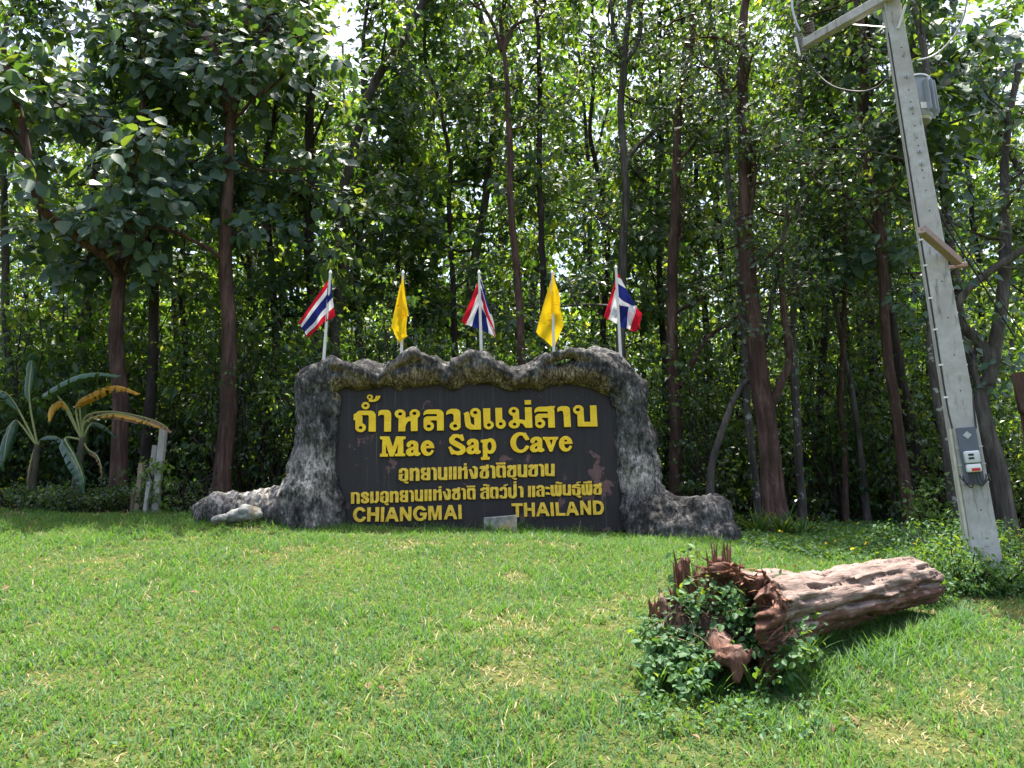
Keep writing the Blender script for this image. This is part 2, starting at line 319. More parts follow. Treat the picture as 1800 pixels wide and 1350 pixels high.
# ------------------------------------------------------------ trees
def tree(px,Y,width,top,barkk,label,group=None,name='forest_tree',limbs=10,z0=None,leaf=.2,lm=None,per=12,twigs=9,spread=1.7,extra=(),height=13.,leafy=True,fine=False,rad=.33,cutoff=False,bias=(0,-.75,.2)):
    """px: photo polyline of the trunk from foot up, given as (x,y) seen at distance Y"""
    pts=[at(x,y,Y) for x,y in px]; b=pts[0]; foot=b.copy(); foot[2]=gz(b[0],b[1]); 
    dirn=pts[1]-pts[0]; foot[:2]=b[:2]-dirn[:2]*0+0; pts=[foot-np.array((0,0,.12))]+([b] if b[2]>foot[2]+.3 else [])+pts[1:]
    if not cutoff:
        last=pts[-1]; d=nrm(pts[-1]-pts[-2]); d=nrm(d*.5+np.array((0,0,.8)))
        while last[2]<foot[2]+height: 
            last=last+d*1.5+rng.normal(size=3)*np.array((.12,.12,0)); pts.append(last)
    P=spline(pts,max(22,len(pts)*6)); wz=np.stack([P[:,2]*.8+foot[0]*9,0*P[:,2],0*P[:,2]],-1); amp=.0042*Y*np.clip((P[:,2]-foot[2])/1.5,0,1); P[:,0]+=amp*vnoise(wz,51)+.3*amp*vnoise(wz*3,53); P[:,1]+=amp*vnoise(wz,52); t=np.linspace(0,1,len(P)); r=width/2/F*Y
    zz=P[:,2]-foot[2]; rr=r*(1-.62*np.clip(zz/height,0,1)); rr=rr*(1+.55*np.exp(-np.maximum(zz,0)/.2))
    if cutoff: rr=r*(1.15-.25*t)
    root=empty(name,foot); tag(root,label,'tree',group); tb=MB(); tube(tb,P,rr,12,int(abs(foot[0]*37)),.16)
    cents=[]
    def limb(p0,d,L,r0_,n=7,curl=.35):
        q=[p0]; d=nrm(d)
        for k in range(n): d=nrm(d+rng.normal(size=3)*.16+np.array((0,0,.05*curl))); q.append(q[-1]+d*L/n)
        q=np.array(q); tube(tb,q,np.linspace(r0_,r0_*.28,len(q)),6,3,.1,cap=False); return q
    for ex in extra:      # photographed branches: (width, points)
        q=spline([at(x,y,Y+dy) for x,y,dy in ex[1]],20); tube(tb,q,np.linspace(ex[0]/2/F*Y,ex[0]/2/F*Y*.45,20),8,5,.18)
        cents+= [q[int(k)] +rng.normal(size=3)*.25 for k in np.linspace(8,19,7)] if leafy else []
        for k in range(4 if leafy else 0):
            q2=limb(q[10+k*3],rnd_dir(1,.4)[0],rng.uniform(.6,1.3),.02,5); cents+=list(q2[2:])
    limbs=int(limbs*1.1)
    if leafy:
        zlo=z0 if z0 is not None else 3.2
        for k in range(limbs):
            z=zlo+(height-zlo)*(k+rng.random())/limbs; i_=min(int(np.searchsorted(zz,z)),len(P)-2)
            a_=rng.uniform(0,2*math.pi); el=rng.uniform(.1,.8); d=np.array((math.cos(a_),math.sin(a_)*(.8 if math.sin(a_)>0 else .45),el))
            L=spread*rng.uniform(.6,1.25)*(1.1-.45*z/height); q=limb(P[i_],d,L,max(rr[i_]*.38,.012))
            for m_ in range(twigs):
                s=q[rng.integers(2,len(q))]; q2=limb(s,rnd_dir(1,.25)[0],rng.uniform(.35,.9),.011,4); cents+= [q2[-1],q2[2]]
    tb.build('trunk',BARKS[barkk],root)
    if leafy and cents:
        lb=MB(); cluster(lb,np.array(cents),rad,per,leaf,.6,wid=.9 if fine else .66,fine=fine,bias=bias); lb.build('crown',lm or L_TEAK,root,smooth=fine,attr=True)
    return root
def zone(x,y):
    u=900+F*x/y
    return 'at the left edge' if u<180 else 'behind the banana plants' if u<420 else 'behind the left rock pillar' if u<620 else 'behind the board' if u<1060 else 'behind the right rock pillar' if u<1260 else 'right of the thickest reddish trunk' if u<1560 else 'behind the concrete pole'
def deep(y): return 'just behind the front trunks' if y<13.2 else 'a few steps into the wood' if y<17.5 else 'deep in the wood' if y<24 else 'far back in the wood'
# front row, as the trunks stand in the photograph
tree([(208,885),(206,700),(210,560),(214,480)],10.8,30,None,'r','reddish trunk right of the banana plants, bending left into a grey limb',limbs=10,z0=3.3,leaf=.21,height=7.5,lm=L_BLUE,fine=True,spread=2.6,rad=.42,
     extra=[(20,[(214,490,0),(185,450,-.3),(120,405,-.7),(70,360,-1.),(50,280,-1.2),(35,200,-1.3),(8,110,-1.4)]),(9,[(60,300,-1.1),(30,240,-1.),(-40,200,-.8)]),(10,[(220,480,0),(235,400,-.3),(225,330,-.8),(240,240,-1.3)])])
tree([(258,885),(262,700),(264,560),(268,430),(262,300)],12,20,None,'d','slim dark straight trunk just right of the reddish forked one, behind the stakes',limbs=12,z0=3.8)
tree([(390,868),(396,740),(402,600),(400,450),(400,300),(406,200)],10.9,34,None,'r','tall straight trunk behind the low left arm of the rock frame, forking high up',limbs=9,z0=3.7,height=8.2,lm=L_BLUE,leaf=.19,fine=True,spread=2.1,rad=.4,
     extra=[(24,[(405,200,0),(385,110,0),(345,55,.1),(275,12,.2),(220,-60,.3)]),(22,[(405,200,0),(430,120,.1),(465,60,.2),(490,-30,.2)])])
tree([(560,640),(552,500),(545,380),(548,200),(545,60)],12.5,26,None,'d','thick dark trunk standing behind the leftmost striped flag',limbs=12)
tree([(588,640),(600,500),(598,420),(612,300),(650,160),(720,50)],13.2,26,None,'g','grey trunk leaning right, between the leftmost striped flag and the first yellow flag',limbs=10,z0=4.5)
tree([(640,680),(625,480),(645,300),(640,180)],15,16,None,'g','slim grey trunk just right of the leaning grey trunk',limbs=10)
tree([(700,640),(700,420),(706,250)],15.5,10,None,'g','thin pale trunk behind the first yellow flag',limbs=10)
tree([(918,600),(912,480),(905,400),(898,250),(893,150),(882,85)],11.3,19,None,'r','pinkish brown trunk left of the right yellow flag, with bare forked top',limbs=4,z0=6.2,height=8.8,leaf=.11,
     extra=[(10,[(882,90,0),(868,45,0),(848,8,0),(835,-20,0)]),(9,[(884,90,0),(905,45,0),(945,30,0),(960,5,.1)]),(6,[(890,85,0),(880,40,0),(890,0,0)])])
tree([(955,640),(950,480),(944,330),(950,200)],13,15,None,'d','dark slim trunk right of the pinkish brown one, behind the second yellow flag',limbs=11)
tree([(1092,640),(1095,480),(1097,330),(1090,200),(1100,110)],12,20,None,'g','grey trunk rising behind the rightmost striped flag to a fork',limbs=10,leaf=.105,lm=L_SMALL,per=13,
     extra=[(12,[(1098,300,0),(1110,270,0),(1150,230,.2),(1220,180,.3)]),(11,[(1100,110,0),(1080,60,0),(1072,-20,0)]),(11,[(1100,110,0),(1125,60,0),(1125,-20,0)])])
tree([(1060,640),(1065,450),(1050,300),(1040,230)],14.5,14,None,'d','slim dark trunk just left of the rightmost striped flag',limbs=10,leaf=.105,lm=L_SMALL,per=13)
tree([(1187,850),(1183,700),(1178,500),(1190,300),(1195,200)],11.8,24,None,'r','straight trunk right behind the right rock pillar',limbs=10,leaf=.105,lm=L_SMALL,per=13,extra=[(11,[(1195,680,0),(1240,600,.2),(1290,560,.3),(1330,520,.5)])])
tree([(1168,850),(1166,650),(1160,400)],13.6,14,None,'d','dark trunk hugging the left side of the trunk behind the right rock pillar',limbs=10)
tree([(1360,892),(1348,760),(1335,650),(1322,520),(1308,380),(1303,260)],10.6,40,None,'r','thickest reddish trunk leaning left, right of the sign, with a crooked side branch',limbs=9,z0=4.,height=8.5,leaf=.09,lm=L_SMALL,per=18,
     extra=[(18,[(1352,720,0),(1375,670,-.1),(1388,630,-.1),(1380,560,0),(1373,470,0),(1385,380,.2)]),(9,[(1335,600,0),(1320,540,0),(1300,430,.4)])])
tree([(1410,890),(1402,740),(1393,580),(1395,480),(1405,380)],11.6,15,None,'l','thin trunk with whitish lichen patches right of the thickest reddish trunk',limbs=9,leaf=.1,extra=[(7,[(1395,500,0),(1410,400,0),(1425,330,0)])])
tree([(1246,880),(1252,800),(1275,730),(1300,680),(1330,640)],10.7,16,None,'g','short crooked sapling trunk leaning right between the sign and the thickest trunk',limbs=4,z0=3.,height=4.,leaf=.08,lm=L_SMALL,spread=1.)
tree([(1332,892),(1318,760),(1312,640),(1300,480)],11.4,15,None,'l','mottled grey trunk touching the left side of the thickest reddish trunk',limbs=9,leaf=.09,lm=L_SMALL)
tree([(1486,900),(1484,800),(1478,700)],12,12,None,'r','thin reddish stem left of a pair in the dark wood right of the sign',limbs=7,z0=3.,height=6,leaf=.07,lm=L_SMALL,per=16)
tree([(1525,915),(1510,800),(1500,720)],12,12,None,'g','thin greyish stem, leaning left, midway between the thickest trunk and the pole',limbs=7,z0=3.,height=6,leaf=.07,lm=L_SMALL,per=16)
tree([(1600,925),(1585,820),(1570,700),(1555,560)],10.8,20,None,'r','leaning reddish trunk behind the sunlit bush left of the concrete pole',limbs=8,leaf=.12)
tree([(1612,900),(1600,760),(1580,640),(1565,540)],12.3,24,None,'d','dark trunk close behind the leaning reddish one left of the concrete pole',limbs=8,leaf=.12)
tree([(1680,930),(1662,780),(1640,640),(1628,480)],9.8,18,None,'l','lichen spotted trunk hidden close behind the left edge of the concrete pole',limbs=8,leaf=.12,z0=4.4)
tree([(1775,955),(1758,840),(1735,760),(1728,700),(1745,650)],9.6,32,None,'g','gnarled grey tree right of the concrete pole with an S-curved limb',limbs=4,z0=3.6,height=6,leaf=.13,lm=L_BLUE,
     extra=[(24,[(1745,660,0),(1722,600,0),(1690,575,0),(1680,548,-.1),(1700,510,-.2),(1750,470,-.2),(1830,420,-.3)]),(14,[(1728,700,0),(1712,650,0),(1718,590,.2)])])
tree([(1812,745),(1803,720),(1795,690),(1788,655)],6.6,26,None,'r','broken off reddish stump trunk at the right edge of the photo',leafy=False,cutoff=True)
tree([(30,900),(22,700),(10,400),(5,100)],12.5,16,None,'g','grey trunk at the far left behind the banana plants',limbs=12,z0=3.6)
tree([(120,890),(150,600),(170,300),(200,150),(175,0)],13.5,20,None,'g','pale trunk rising above the banana plants and bending left at the top',limbs=12,z0=4)
tree([(480,890),(482,700),(478,500),(470,300)],12.6,14,None,'d','slim dark trunk left of the left rock pillar',limbs=12,z0=3.5)
tree([(330,880),(325,650),(318,420)],14.2,13,None,'d','slim dark trunk between the two straight trunks on the left',limbs=11,z0=4)
tree([(1450,905),(1442,700),(1455,450),(1470,250)],13.8,16,None,'d','dark trunk in the gap right of the lichen patched trunk',limbs=12,z0=4)
tree([(800,640),(795,450),(790,300)],14.5,13,None,'d','slim dark trunk behind the middle striped flag',limbs=12,z0=4)
tree([(1245,860),(1240,600),(1225,350)],15,14,None,'d','dim trunk seen between the right rock pillar and the crooked sapling',limbs=12,z0=4)
# high crowns of the right and upper edge
tree([(1760,930),(1700,600),(1660,350),(1640,200)],11.5,22,None,'g','tall tree behind the pole whose broad leaves fill the upper right corner',limbs=16,z0=4,leaf=.22,lm=L_BLUE,spread=2.6,twigs=8,fine=True)
tree([(1560,900),(1530,600),(1500,300)],14.5,18,None,'d','dim trunk further back, left of the pair near the concrete pole',limbs=14,z0=4,leaf=.15)
# background trees: three kinds copied with turns and sizes
protos=[]
for k in range(4):
    protos.append(tree([(900+k,880),(905+[8,-30,25,-12][k],600),(895+[-25,20,40,-45][k],300),(900+[20,-40,10,35][k],60)],18+k*.1,[14,18,12,20][k],None,'dgdd'[k],'x',limbs=15,z0=2.8 if k%2 else 4.4,leaf=.22,per=10,twigs=8,height=14.5,spread=2.3,rad=.5,bias=None))
spots=[]
for row,(Y,n) in enumerate(((16.5,11),(20,13),(24.5,15),(30,15),(36,16))):
    for k in range(n):
        x=(-.78+1.56*(k+.5+rng.uniform(-.35,.35))/n)*Y; spots.append((x,Y+rng.uniform(-1.6,1.6),row))
first=[True]*4
GL=['slender dark tree standing deep in the wood behind the front trunks','greyish tree standing deep in the wood behind the front trunks','thin dark tree standing in the dim far part of the wood','brown trunked tree standing in the dim far part of the wood']
for n_,(x,y,row) in enumerate(spots):
    k=n_%4; pr=protos[k]
    if first[k]: o=pr; first[k]=False; ch=[]
    else:
        o=pr.copy(); COL.objects.link(o)
        for c in pr.children: d=c.copy(); COL.objects.link(d); d.parent=o
    o.location=(x,y,float(gz(x,y))-.1); o.rotation_euler=(0,0,rng.uniform(0,6.28)); s=rng.uniform(.85,1.15)*(1+.02*row); o.scale=(s,s,s)
    lb=['slender dark','thick greyish','thin dark','very dark'][k]+' tree '+zone(x,y)+', '+deep(y); tag(o,lb,'tree','background trees: '+lb)
# far wood
mb=MB(); n=26000
y=rng.uniform(40,75,n); x=rng.uniform(-.85,.85,n)*y; hgt=rng.beta(1.2,1.6,n)*17*(.75+.35*vnoise(np.stack([x/6,y/6,0*x],-1),4)); P=np.stack([x,y,gz(x,y)+.2+hgt],-1)
leaves(mb,P,rnd_dir(n),rnd_dir(n,.7),rng.uniform(.5,.95,n),droop=.2)
tag(mb.build('far_wood',L_TEAK,smooth=False,attr=True),'far mass of hazy woodland foliage behind all the trunks','woodland',kind='stuff')
# understorey bushes
def bush(x,y,h,r,leaf,n,lm,label,group=None,name='bush',cat='bush',stems=7,bk='d',fine=False,per=9):
    z=float(gz(x,y)); root=empty(name,(x,y,z)); tag(root,label,cat,group); sb=MB(); C=[]
    for k in range(stems):
        a=rng.uniform(0,6.28); d=np.array((math.cos(a)*r*.8,math.sin(a)*r*.8,h*rng.uniform(.6,1))); q=[np.array((x,y,z-.03))]
        for m_ in range(5): q.append(np.array((x,y,z))+d*(m_+1)/5*np.array((1,1,1))+rng.normal(size=3)*.05*h)
        q=np.array(q); tube(sb,q,np.linspace(.012+.004*h,.004,6),5,cap=False)
        for m_ in range(max(1,n//stems)):
            s=q[rng.integers(1,6)]+rng.normal(size=3)*np.array((r*.35,r*.35,h*.13)); s[2]=max(s[2],z+.04); C.append(s)
    sb.build('stem',BARKS[bk],root); lb=MB(); cluster(lb,np.array(C),max(.1,leaf*1.3),per,leaf,.7,fine=fine); lb.build('foliage',lm,root,smooth=False,attr=True); return root
for k in range(44):
    x=-10+20*(k+.5+rng.uniform(-.4,.4))/44; y=rng.uniform(11.4,13.4)
    if x>3.5: y+=.5
    ku=k%3; bush(x,y,rng.uniform(1.8,4.4),rng.uniform(.6,1.1),[.12,.07,.095][ku],230,[L_TEAK,L_SMALL,L_SMALL][ku],['broad leaved','small leaved','glossy leaved'][ku]+' understorey shrub '+zone(x,y)+', '+deep(y),group='understorey shrubs',name='understorey_shrub',cat='shrub',stems=9,per=8)
bps=[bush(0,15+j_,3.4,1.3,[.1,.15][j_],300,[L_SMALL,L_TEAK][j_],'x',name='shade_shrub',cat='shrub',stems=10) for j_ in (0,1)]
for k in range(150):
    y=rng.uniform(13.6,30); x=rng.uniform(-.78,.78)*y; bp=bps[k%2]; o=bp if k<2 else bp.copy()
    if k>1:
        COL.objects.link(o)
        for c in bp.children: d=c.copy(); COL.objects.link(d); d.parent=o
    o.location=(x,y,float(gz(x,y))-.05); o.rotation_euler=(0,0,rng.uniform(0,6.28)); s=rng.uniform(.7,1.5); o.scale=(s,s,s*rng.uniform(.8,1.3))
    lb=['small leaved','broad leaved'][k%2]+' dim shrub '+zone(x,y)+', '+deep(y); tag(o,lb,'shrub','shrubs: '+lb)
# ------------------------------------------------------------ the sign
PHI=R(4.5); EX=np.array((math.cos(PHI),math.sin(PHI),0)); ON=np.array((math.sin(PHI),-math.cos(PHI),0)); OO=at(840,800,9.45); PXM=9.45/F*math.cos(PITCH)
def onp(px,py,off=0.):
    d=ray(px,py); o=OO+ON*off; t=((o-EYE)@ON)/(d@ON); return EYE+d*t
def uv(px,py,off=0.):
    p=onp(px,py,off)-OO; return (p@EX,p[2])
SIGN=empty('cave_sign',(OO[0],OO[1],float(gz(OO[0],OO[1])))); tag(SIGN,'dark name board with raised yellow lettering set in a grey artificial rock frame','sign')
m,t,b=mat('board_paint',.55,.3); v=coords(t); n1=noise(t,v,3.2,8,.65,.4); n2=noise(t,v,1.1,3); n3=noise(t,coords(t,(9,9,.5)),2.5,4); n4=noise(t,v,26,3,.5)
base=ramp(t,n3,[(.35,(.020,.016,.017)),(.62,(.028,.023,.025)),(.75,(.05,.044,.045))])
n12=nd(t,'ShaderNodeMath',operation='MULTIPLY_ADD'); t.links.new(n2,n12.inputs[0]); n12.inputs[1].default_value=.4; t.links.new(n1,n12.inputs[2])
c=mix(t,ramp(t,n12.outputs[0],[(.825,(0,)),(.85,(1,))]),base,mix(t,n4,(.075,.036,.035),(.19,.105,.10))); c=mix(t,ramp(t,n4,[(.74,(0,)),(.78,(.6,))]),c,(.28,.27,.27))
n5=noise(t,coords(t,(30,30,.45)),1,3,.5); c=mix(t,ramp(t,n5,[(.66,(0,)),(.74,(.35,))]),c,(.2,.2,.2)); t.links.new(c,b.inputs['Base Color']); bump(t,b,n12.outputs[0],.5,.01); BOARD=m
mb=MB(); q=[onp(575,672,0),onp(1085,664,0),onp(1100,945,0),onp(570,945,0)]; cen=sum(q)/4; hx=(np.linalg.norm(q[2]-q[3])/2+.02); hz=(q[0][2]-q[3][2])/2
box(mb,cen-ON*.08,EX*hx,ON*.08,np.array((0,0,hz)),.01); mb.build('board',BOARD,SIGN,smooth=False)
m,t,b=mat('letter_paint',.5,.35); n=noise(t,coords(t),7,5,.6); c=ramp(t,n,[(.3,(.80,.46,.012)),(.6,(.92,.60,.015)),(.75,(.86,.6,.08))]); sn=noise(t,coords(t,(40,40,4)),1,4,.6); c=mix(t,ramp(t,sn,[(.5,(0,)),(.72,(.45,))]),c,(.45,.26,.02)); ch=noise(t,coords(t),38,3,.5); c=mix(t,ramp(t,ch,[(.72,(0,)),(.745,(1,))]),c,(.12,.07,.03)); t.links.new(c,b.inputs['Base Color']); bump(t,b,ch,.2,.004); LET=m
m,t,b=mat('small_letter_paint',.55,.3); n=noise(t,coords(t),16,5,.6); c=ramp(t,n,[(.3,(.56,.34,.03)),(.6,(.78,.52,.05)),(.75,(.8,.56,.12))]); t.links.new(c,b.inputs['Base Color']); LET2=m
LSIDE=plain('letter_edge',(.10,.06,.015),.7,.2)
def sdpoly(X,Y,P):
    P=np.asarray(P,float); d=np.full(X.shape,1e9); ins=np.zeros(X.shape,bool)
    for k in range(len(P)):
        a,b_=P[k],P[(k+1)%len(P)]; e=b_-a; wx,wy=X-a[0],Y-a[1]; tt=np.clip((wx*e[0]+wy*e[1])/max(e@e,1e-9),0,1)
        d=np.minimum(d,(wx-tt*e[0])**2+(wy-tt*e[1])**2); c1=(a[1]>Y)!=(b_[1]>Y)
        with np.errstate(all='ignore'): xi=a[0]+(Y-a[1])*e[0]/(e[1] if e[1] else 1e-9)
        ins^=c1&(X<xi)
    d=np.sqrt(d); return np.where(ins,-d,d)
def sdell(X,Y,cx,cy,rx,ry):
    k=np.hypot((X-cx)/rx,(Y-cy)/ry); return (k-1)*min(rx,ry)
def contour(items,h):
    """items: ('p',pts)|('e',cx,cy,rx,ry)|('s',pts,widths)|('-p'..)|('-e'..) -> closed loops"""
    xs=[];ys=[]
    for it in items:
        if it[0]=='p': xs+=[p[0] for p in it[1]]; ys+=[p[1] for p in it[1]]
        if it[0]=='e': xs+=[it[1]-it[3],it[1]+it[3]]; ys+=[it[2]-it[4],it[2]+it[4]]
        if it[0]=='s': xs+=[p[0]+s*max(it[2]) for p in it[1] for s in (-1,1)]; ys+=[p[1]+s*max(it[2]) for p in it[1] for s in (-1,1)]
    ax=np.arange(min(xs)-3*h,max(xs)+4*h,h)+h*.137; ay=np.arange(min(ys)-3*h,max(ys)+4*h,h)+h*.171; X,Y=np.meshgrid(ax,ay,indexing='ij'); D=np.full(X.shape,1e9)
    for it in items:
        k=it[0]
        if k[-1]=='p': d=sdpoly(X,Y,it[1])
        elif k[-1]=='e': d=sdell(X,Y,*it[1:])
        else:
            d=np.full(X.shape,1e9); P=it[1]; W=it[2]
            for a in range(len(P)-1):
                p=np.array(P[a],float); e=np.array(P[a+1],float)-p; tt=np.clip(((X-p[0])*e[0]+(Y-p[1])*e[1])/(e@e),0,1)
                d=np.minimum(d,np.hypot(X-p[0]-tt*e[0],Y-p[1]-tt*e[1])-(W[a]+(W[a+1]-W[a])*tt)/2)
        D=np.maximum(D,-d) if k[0]=='-' else np.minimum(D,d)
    I=D<0; nxt={}
    def ep(i,j,a):   # crossing point on edge from node i,j along axis a
        i2,j2=(i+1,j) if a==0 else (i,j+1); f=D[i,j]/(D[i,j]-D[i2,j2]); return (ax[i]+(ax[i2]-ax[i])*f,ay[j]+(ay[j2]-ay[j])*f)
    act=np.argwhere((I[:-1,:-1]!=I[1:,:-1])|(I[:-1,:-1]!=I[:-1,1:])|(I[:-1,:-1]!=I[1:,1:]))
    for i,j in act:
        i=int(i);j=int(j); e=[]
        if I[i,j]!=I[i+1,j]: e.append((i,j,0))
        if I[i+1,j]!=I[i+1,j+1]: e.append((i+1,j,1))
        if I[i,j+1]!=I[i+1,j+1]: e.append((i,j+1,0))
        if I[i,j]!=I[i,j+1]: e.append((i,j,1))
        for a,b_ in ([(0,1)] if len(e)==2 else [(0,1),(2,3)]): nxt.setdefault(e[a],[]).append(e[b_]); nxt.setdefault(e[b_],[]).append(e[a])
    seen=set(); loops=[]
    for s in nxt:
        if s in seen: continue
        L=[s]; seen.add(s); cur=s
        while True:
            c_=[q for q in nxt[cur] if q not in seen]
            if not c_: break
            cur=c_[0]; seen.add(cur); L.append(cur)
        P=[np.array(ep(*q)) for q in L]
        if len(P)<6: continue
        out=[P[0]]; k=0                     # drop points on straight runs
        while k<len(P)-1:
            m_=k+1
            while m_+1<len(P) and m_-k<14:
                a=P[k];b_=P[m_+1]; e=b_-a; l=np.hypot(*e)+1e-9
                if max(abs(e[0]*(P[z][1]-a[1])-e[1]*(P[z][0]-a[0]))/l for z in range(k+1,m_+1))>.13*h: break
                m_+=1
            out.append(P[m_]); k=m_
        loops.append(out[:-1] if np.hypot(*(out[-1]-out[0]))<.3*h else out)
    return loops
MAT4=Matrix(((EX[0],0,ON[0],0),(EX[1],0,ON[1],0),(EX[2],1,0,0),(0,0,0,1)))
def letter(items,ox,oy,sc,name='letter',mt=None,ext=.015):
    loops=contour(items,max(3.,.36*sc)); cv=bpy.data.curves.new('c','CURVE'); cv.dimensions='2D'; cv.fill_mode='BOTH'; cv.extrude=ext; cv.bevel_depth=.003; cv.bevel_resolution=1; cv.offset=-.002
    pts=[[uv(ox+p[0]/sc,oy+p[1]/sc,.02) for p in L] for L in loops]; c0=np.mean([p for L in pts for p in L],0)
    for L in pts:
        s=cv.splines.new('POLY'); s.points.add(len(L)-1); s.use_cyclic_u=True
        for k,(u,v_) in enumerate(L): s.points[k].co=(u-c0[0],v_-c0[1],0,1)
    tmp=bpy.data.objects.new('tmp',cv); COL.objects.link(tmp); bpy.context.view_layer.update()
    me=bpy.data.meshes.new_from_object(tmp.evaluated_get(bpy.context.evaluated_depsgraph_get())); bpy.data.objects.remove(tmp); me.name=name
    me.materials.clear(); me.materials.append(mt or LET); me.materials.append(LSIDE)
    for f_ in me.polygons:
        if abs(f_.normal.z)<.4: f_.material_index=1
    o=bpy.data.objects.new(name,me); COL.objects.link(o); o.parent=SIGN
    mm=MAT4.copy(); p=OO+EX*c0[0]+np.array((0,0,c0[1]))+ON*(.003+ext); mm.translation=Vector(p); mm.translation=Vector(p)-SIGN.location; o.matrix_basis=mm
    return o
A=(610,680,15); B=(730,680,15); C=(840,680,15); D_=(940,680,15)
p,e,mp,me_='p','e','-p','-e'
letter([(p,[(175,885),(180,730),(235,705),(290,650),(340,632),(640,632),(700,650),(745,700),(762,760),(762,1185),(570,1185),(578,780),(560,750),(350,748),(410,765),(412,1080),(222,1080),(225,885)]),(e,362,1078,142,122),(me_,362,1078,50,42)],*A)
letter([(e,492,500,108,98),(me_,492,500,42,35)],*A)
letter([(e,607,275,82,70),(me_,600,275,32,27),(p,[(565,385),(600,335),(650,330),(690,345),(740,310),(765,240),(885,240),(870,300),(820,360),(740,395),(640,405)])],*A)
letter([(p,[(825,780),(830,660),(870,625),(930,610),(1080,612),(1130,640),(1165,700),(1170,760),(1162,1185),(978,1185),(985,780),(970,745),(930,738),(870,748)])],*A)
letter([(e,1403,718,145,120),(p,[(1362,820),(1375,740),(1548,700),(1540,1175),(1355,1180)]),(e,1787,718,140,122),(p,[(1680,800),(1865,790),(1865,1168),(1685,1172)]),(p,[(1500,880),(1580,800),(1640,782),(1700,790),(1710,905),(1650,905),(1600,930),(1560,1000),(1530,1080)]),(me_,1403,718,53,43),(me_,1780,705,53,43)],*A)
letter([(p,[(215,765),(220,690),(260,630),(330,600),(620,598),(690,620),(735,670),(752,740),(752,1155),(575,1155),(568,720),(300,720),(250,740)]),(p,[(218,1040),(220,860),(250,810),(310,782),(590,782),(590,888),(430,888),(400,910),(410,945),(380,1040)]),(e,357,1040,138,128),(me_,357,1042,57,42)],*B)
letter([(p,[(815,750),(818,665),(860,620),(930,585),(1080,582),(1150,610),(1190,670),(1195,1040),(1010,1000),(1012,780),(1000,730),(960,710),(900,712)]),(e,1050,1035,146,118),(me_,1050,1035,57,46)],*B)
letter([(p,[(1268,712),(1330,675),(1380,655),(1415,680),(1440,760),(1460,930),(1480,980),(1540,1010),(1560,1010),(1550,800),(1725,690),(1735,1130),(1450,1130),(1370,1090),(1325,1040),(1300,900),(1290,740)]),(e,1583,690,142,128),(me_,1580,682,57,42)],*B)
letter([(p,[(135,572),(325,570),(328,1005),(150,1005)]),(e,285,1008,135,118),(me_,290,1010,52,46)],*C)
letter([(p,[(455,560),(635,555),(645,980),(470,980)]),(e,603,980,135,130),(me_,600,982,50,43)],*C)
letter([(e,945,655,137,118),(p,[(915,760),(960,660),(1082,650),(1098,980),(925,980),(925,860)]),(e,955,985,147,115),(p,[(1080,865),(1150,865),(1245,885),(1235,545),(1415,542),(1437,1085),(1255,1085),(1190,990),(1150,965),(1080,965)]),(me_,943,645,55,45),(me_,965,990,48,42)],*C)
letter([(p,[(1225,355),(1397,352),(1402,470),(1235,475)])],*C)
letter([(p,[(-10,690),(-8,610),(30,560),(100,528),(350,525),(365,512),(535,512),(500,590),(515,640),(530,1080),(355,1080),(340,655),(60,655),(10,690)]),(p,[(10,970),(5,790),(40,740),(100,712),(370,710),(370,820),(195,820),(180,850),(200,875),(150,970)]),(e,140,972,132,122),(me_,130,970,55,42)],*D_)
letter([(p,[(590,670),(588,580),(620,540),(690,515),(830,512),(890,535),(920,580),(930,700),(950,1060),(770,1065),(755,740),(740,660),(700,635),(650,640)])],*D_)
letter([(e,1145,610,140,125),(p,[(1115,740),(1150,640),(1280,600),(1300,925),(1465,925),(1448,495),(1620,492),(1650,1048),(1130,1050)]),(me_,1132,607,57,42)],*D_)
E1=(660,755,11.25); F1=(780,755,11.25); G1=(880,755,11.25)
sh=lambda P,dx,dy:[(x+dx,y+dy) for x,y in P]
letter([(p,[(90,140),(275,138),(345,350),(410,138),(598,140),(595,190),(550,200),(555,475),(592,480),(590,530),(385,532),(385,485),(435,475),(450,290),(360,535),(280,535),(205,290),(210,475),(250,485),(248,540),(88,540),(92,485),(130,475),(140,205),(92,190)])],*E1)
a_o=[(612,300),(640,250),(700,222),(780,222),(835,255),(850,300),(850,440),(865,455),(880,455),(895,490),(850,525),(800,525),(765,510),(720,530),(650,525),(605,480),(605,420),(640,380),(700,352),(755,335),(752,300),(725,288),(702,302),(698,335),(660,360),(620,340)]; a_h=[(750,400),(750,450),(720,465),(700,450),(712,418)]
for q,dx,dy in ((E1,0,0),(F1,-158,-37),(G1,-28,-77)): letter([(p,sh(a_o,dx,dy)),(mp,sh(a_h,dx,dy))],*q)
for q,dx,dy in ((E1,0,0),(G1,253,-85)): letter([(e,1030+dx,370+dy,135,155),(mp,sh([(1000,325),(1005,300),(1030,285),(1055,300),(1060,325)],dx,dy)),(mp,sh([(1003,375),(1190,372),(1190,430),(1165,425),(1115,400),(1085,448),(1050,462),(1020,440),(1003,405)],dx,dy))],*q)
letter([('s',[(345,165),(270,125),(205,135),(155,195),(165,240),(230,282),(320,325),(375,365),(385,415),(350,455),(280,472),(215,455),(150,400)],[60,66,80,98,104,106,106,106,100,90,76,62,50]),(p,[(310,110),(375,95),(410,215),(360,235),(300,160)]),(p,[(90,350),(140,335),(210,430),(200,490),(150,500)])],*F1)
letter([(p,[(730,210),(862,190),(865,540),(908,545),(905,600),(738,605),(735,550),(775,545),(768,262),(732,258)]),(e,922,330,115,155),(me_,905,332,42,85)],*F1)
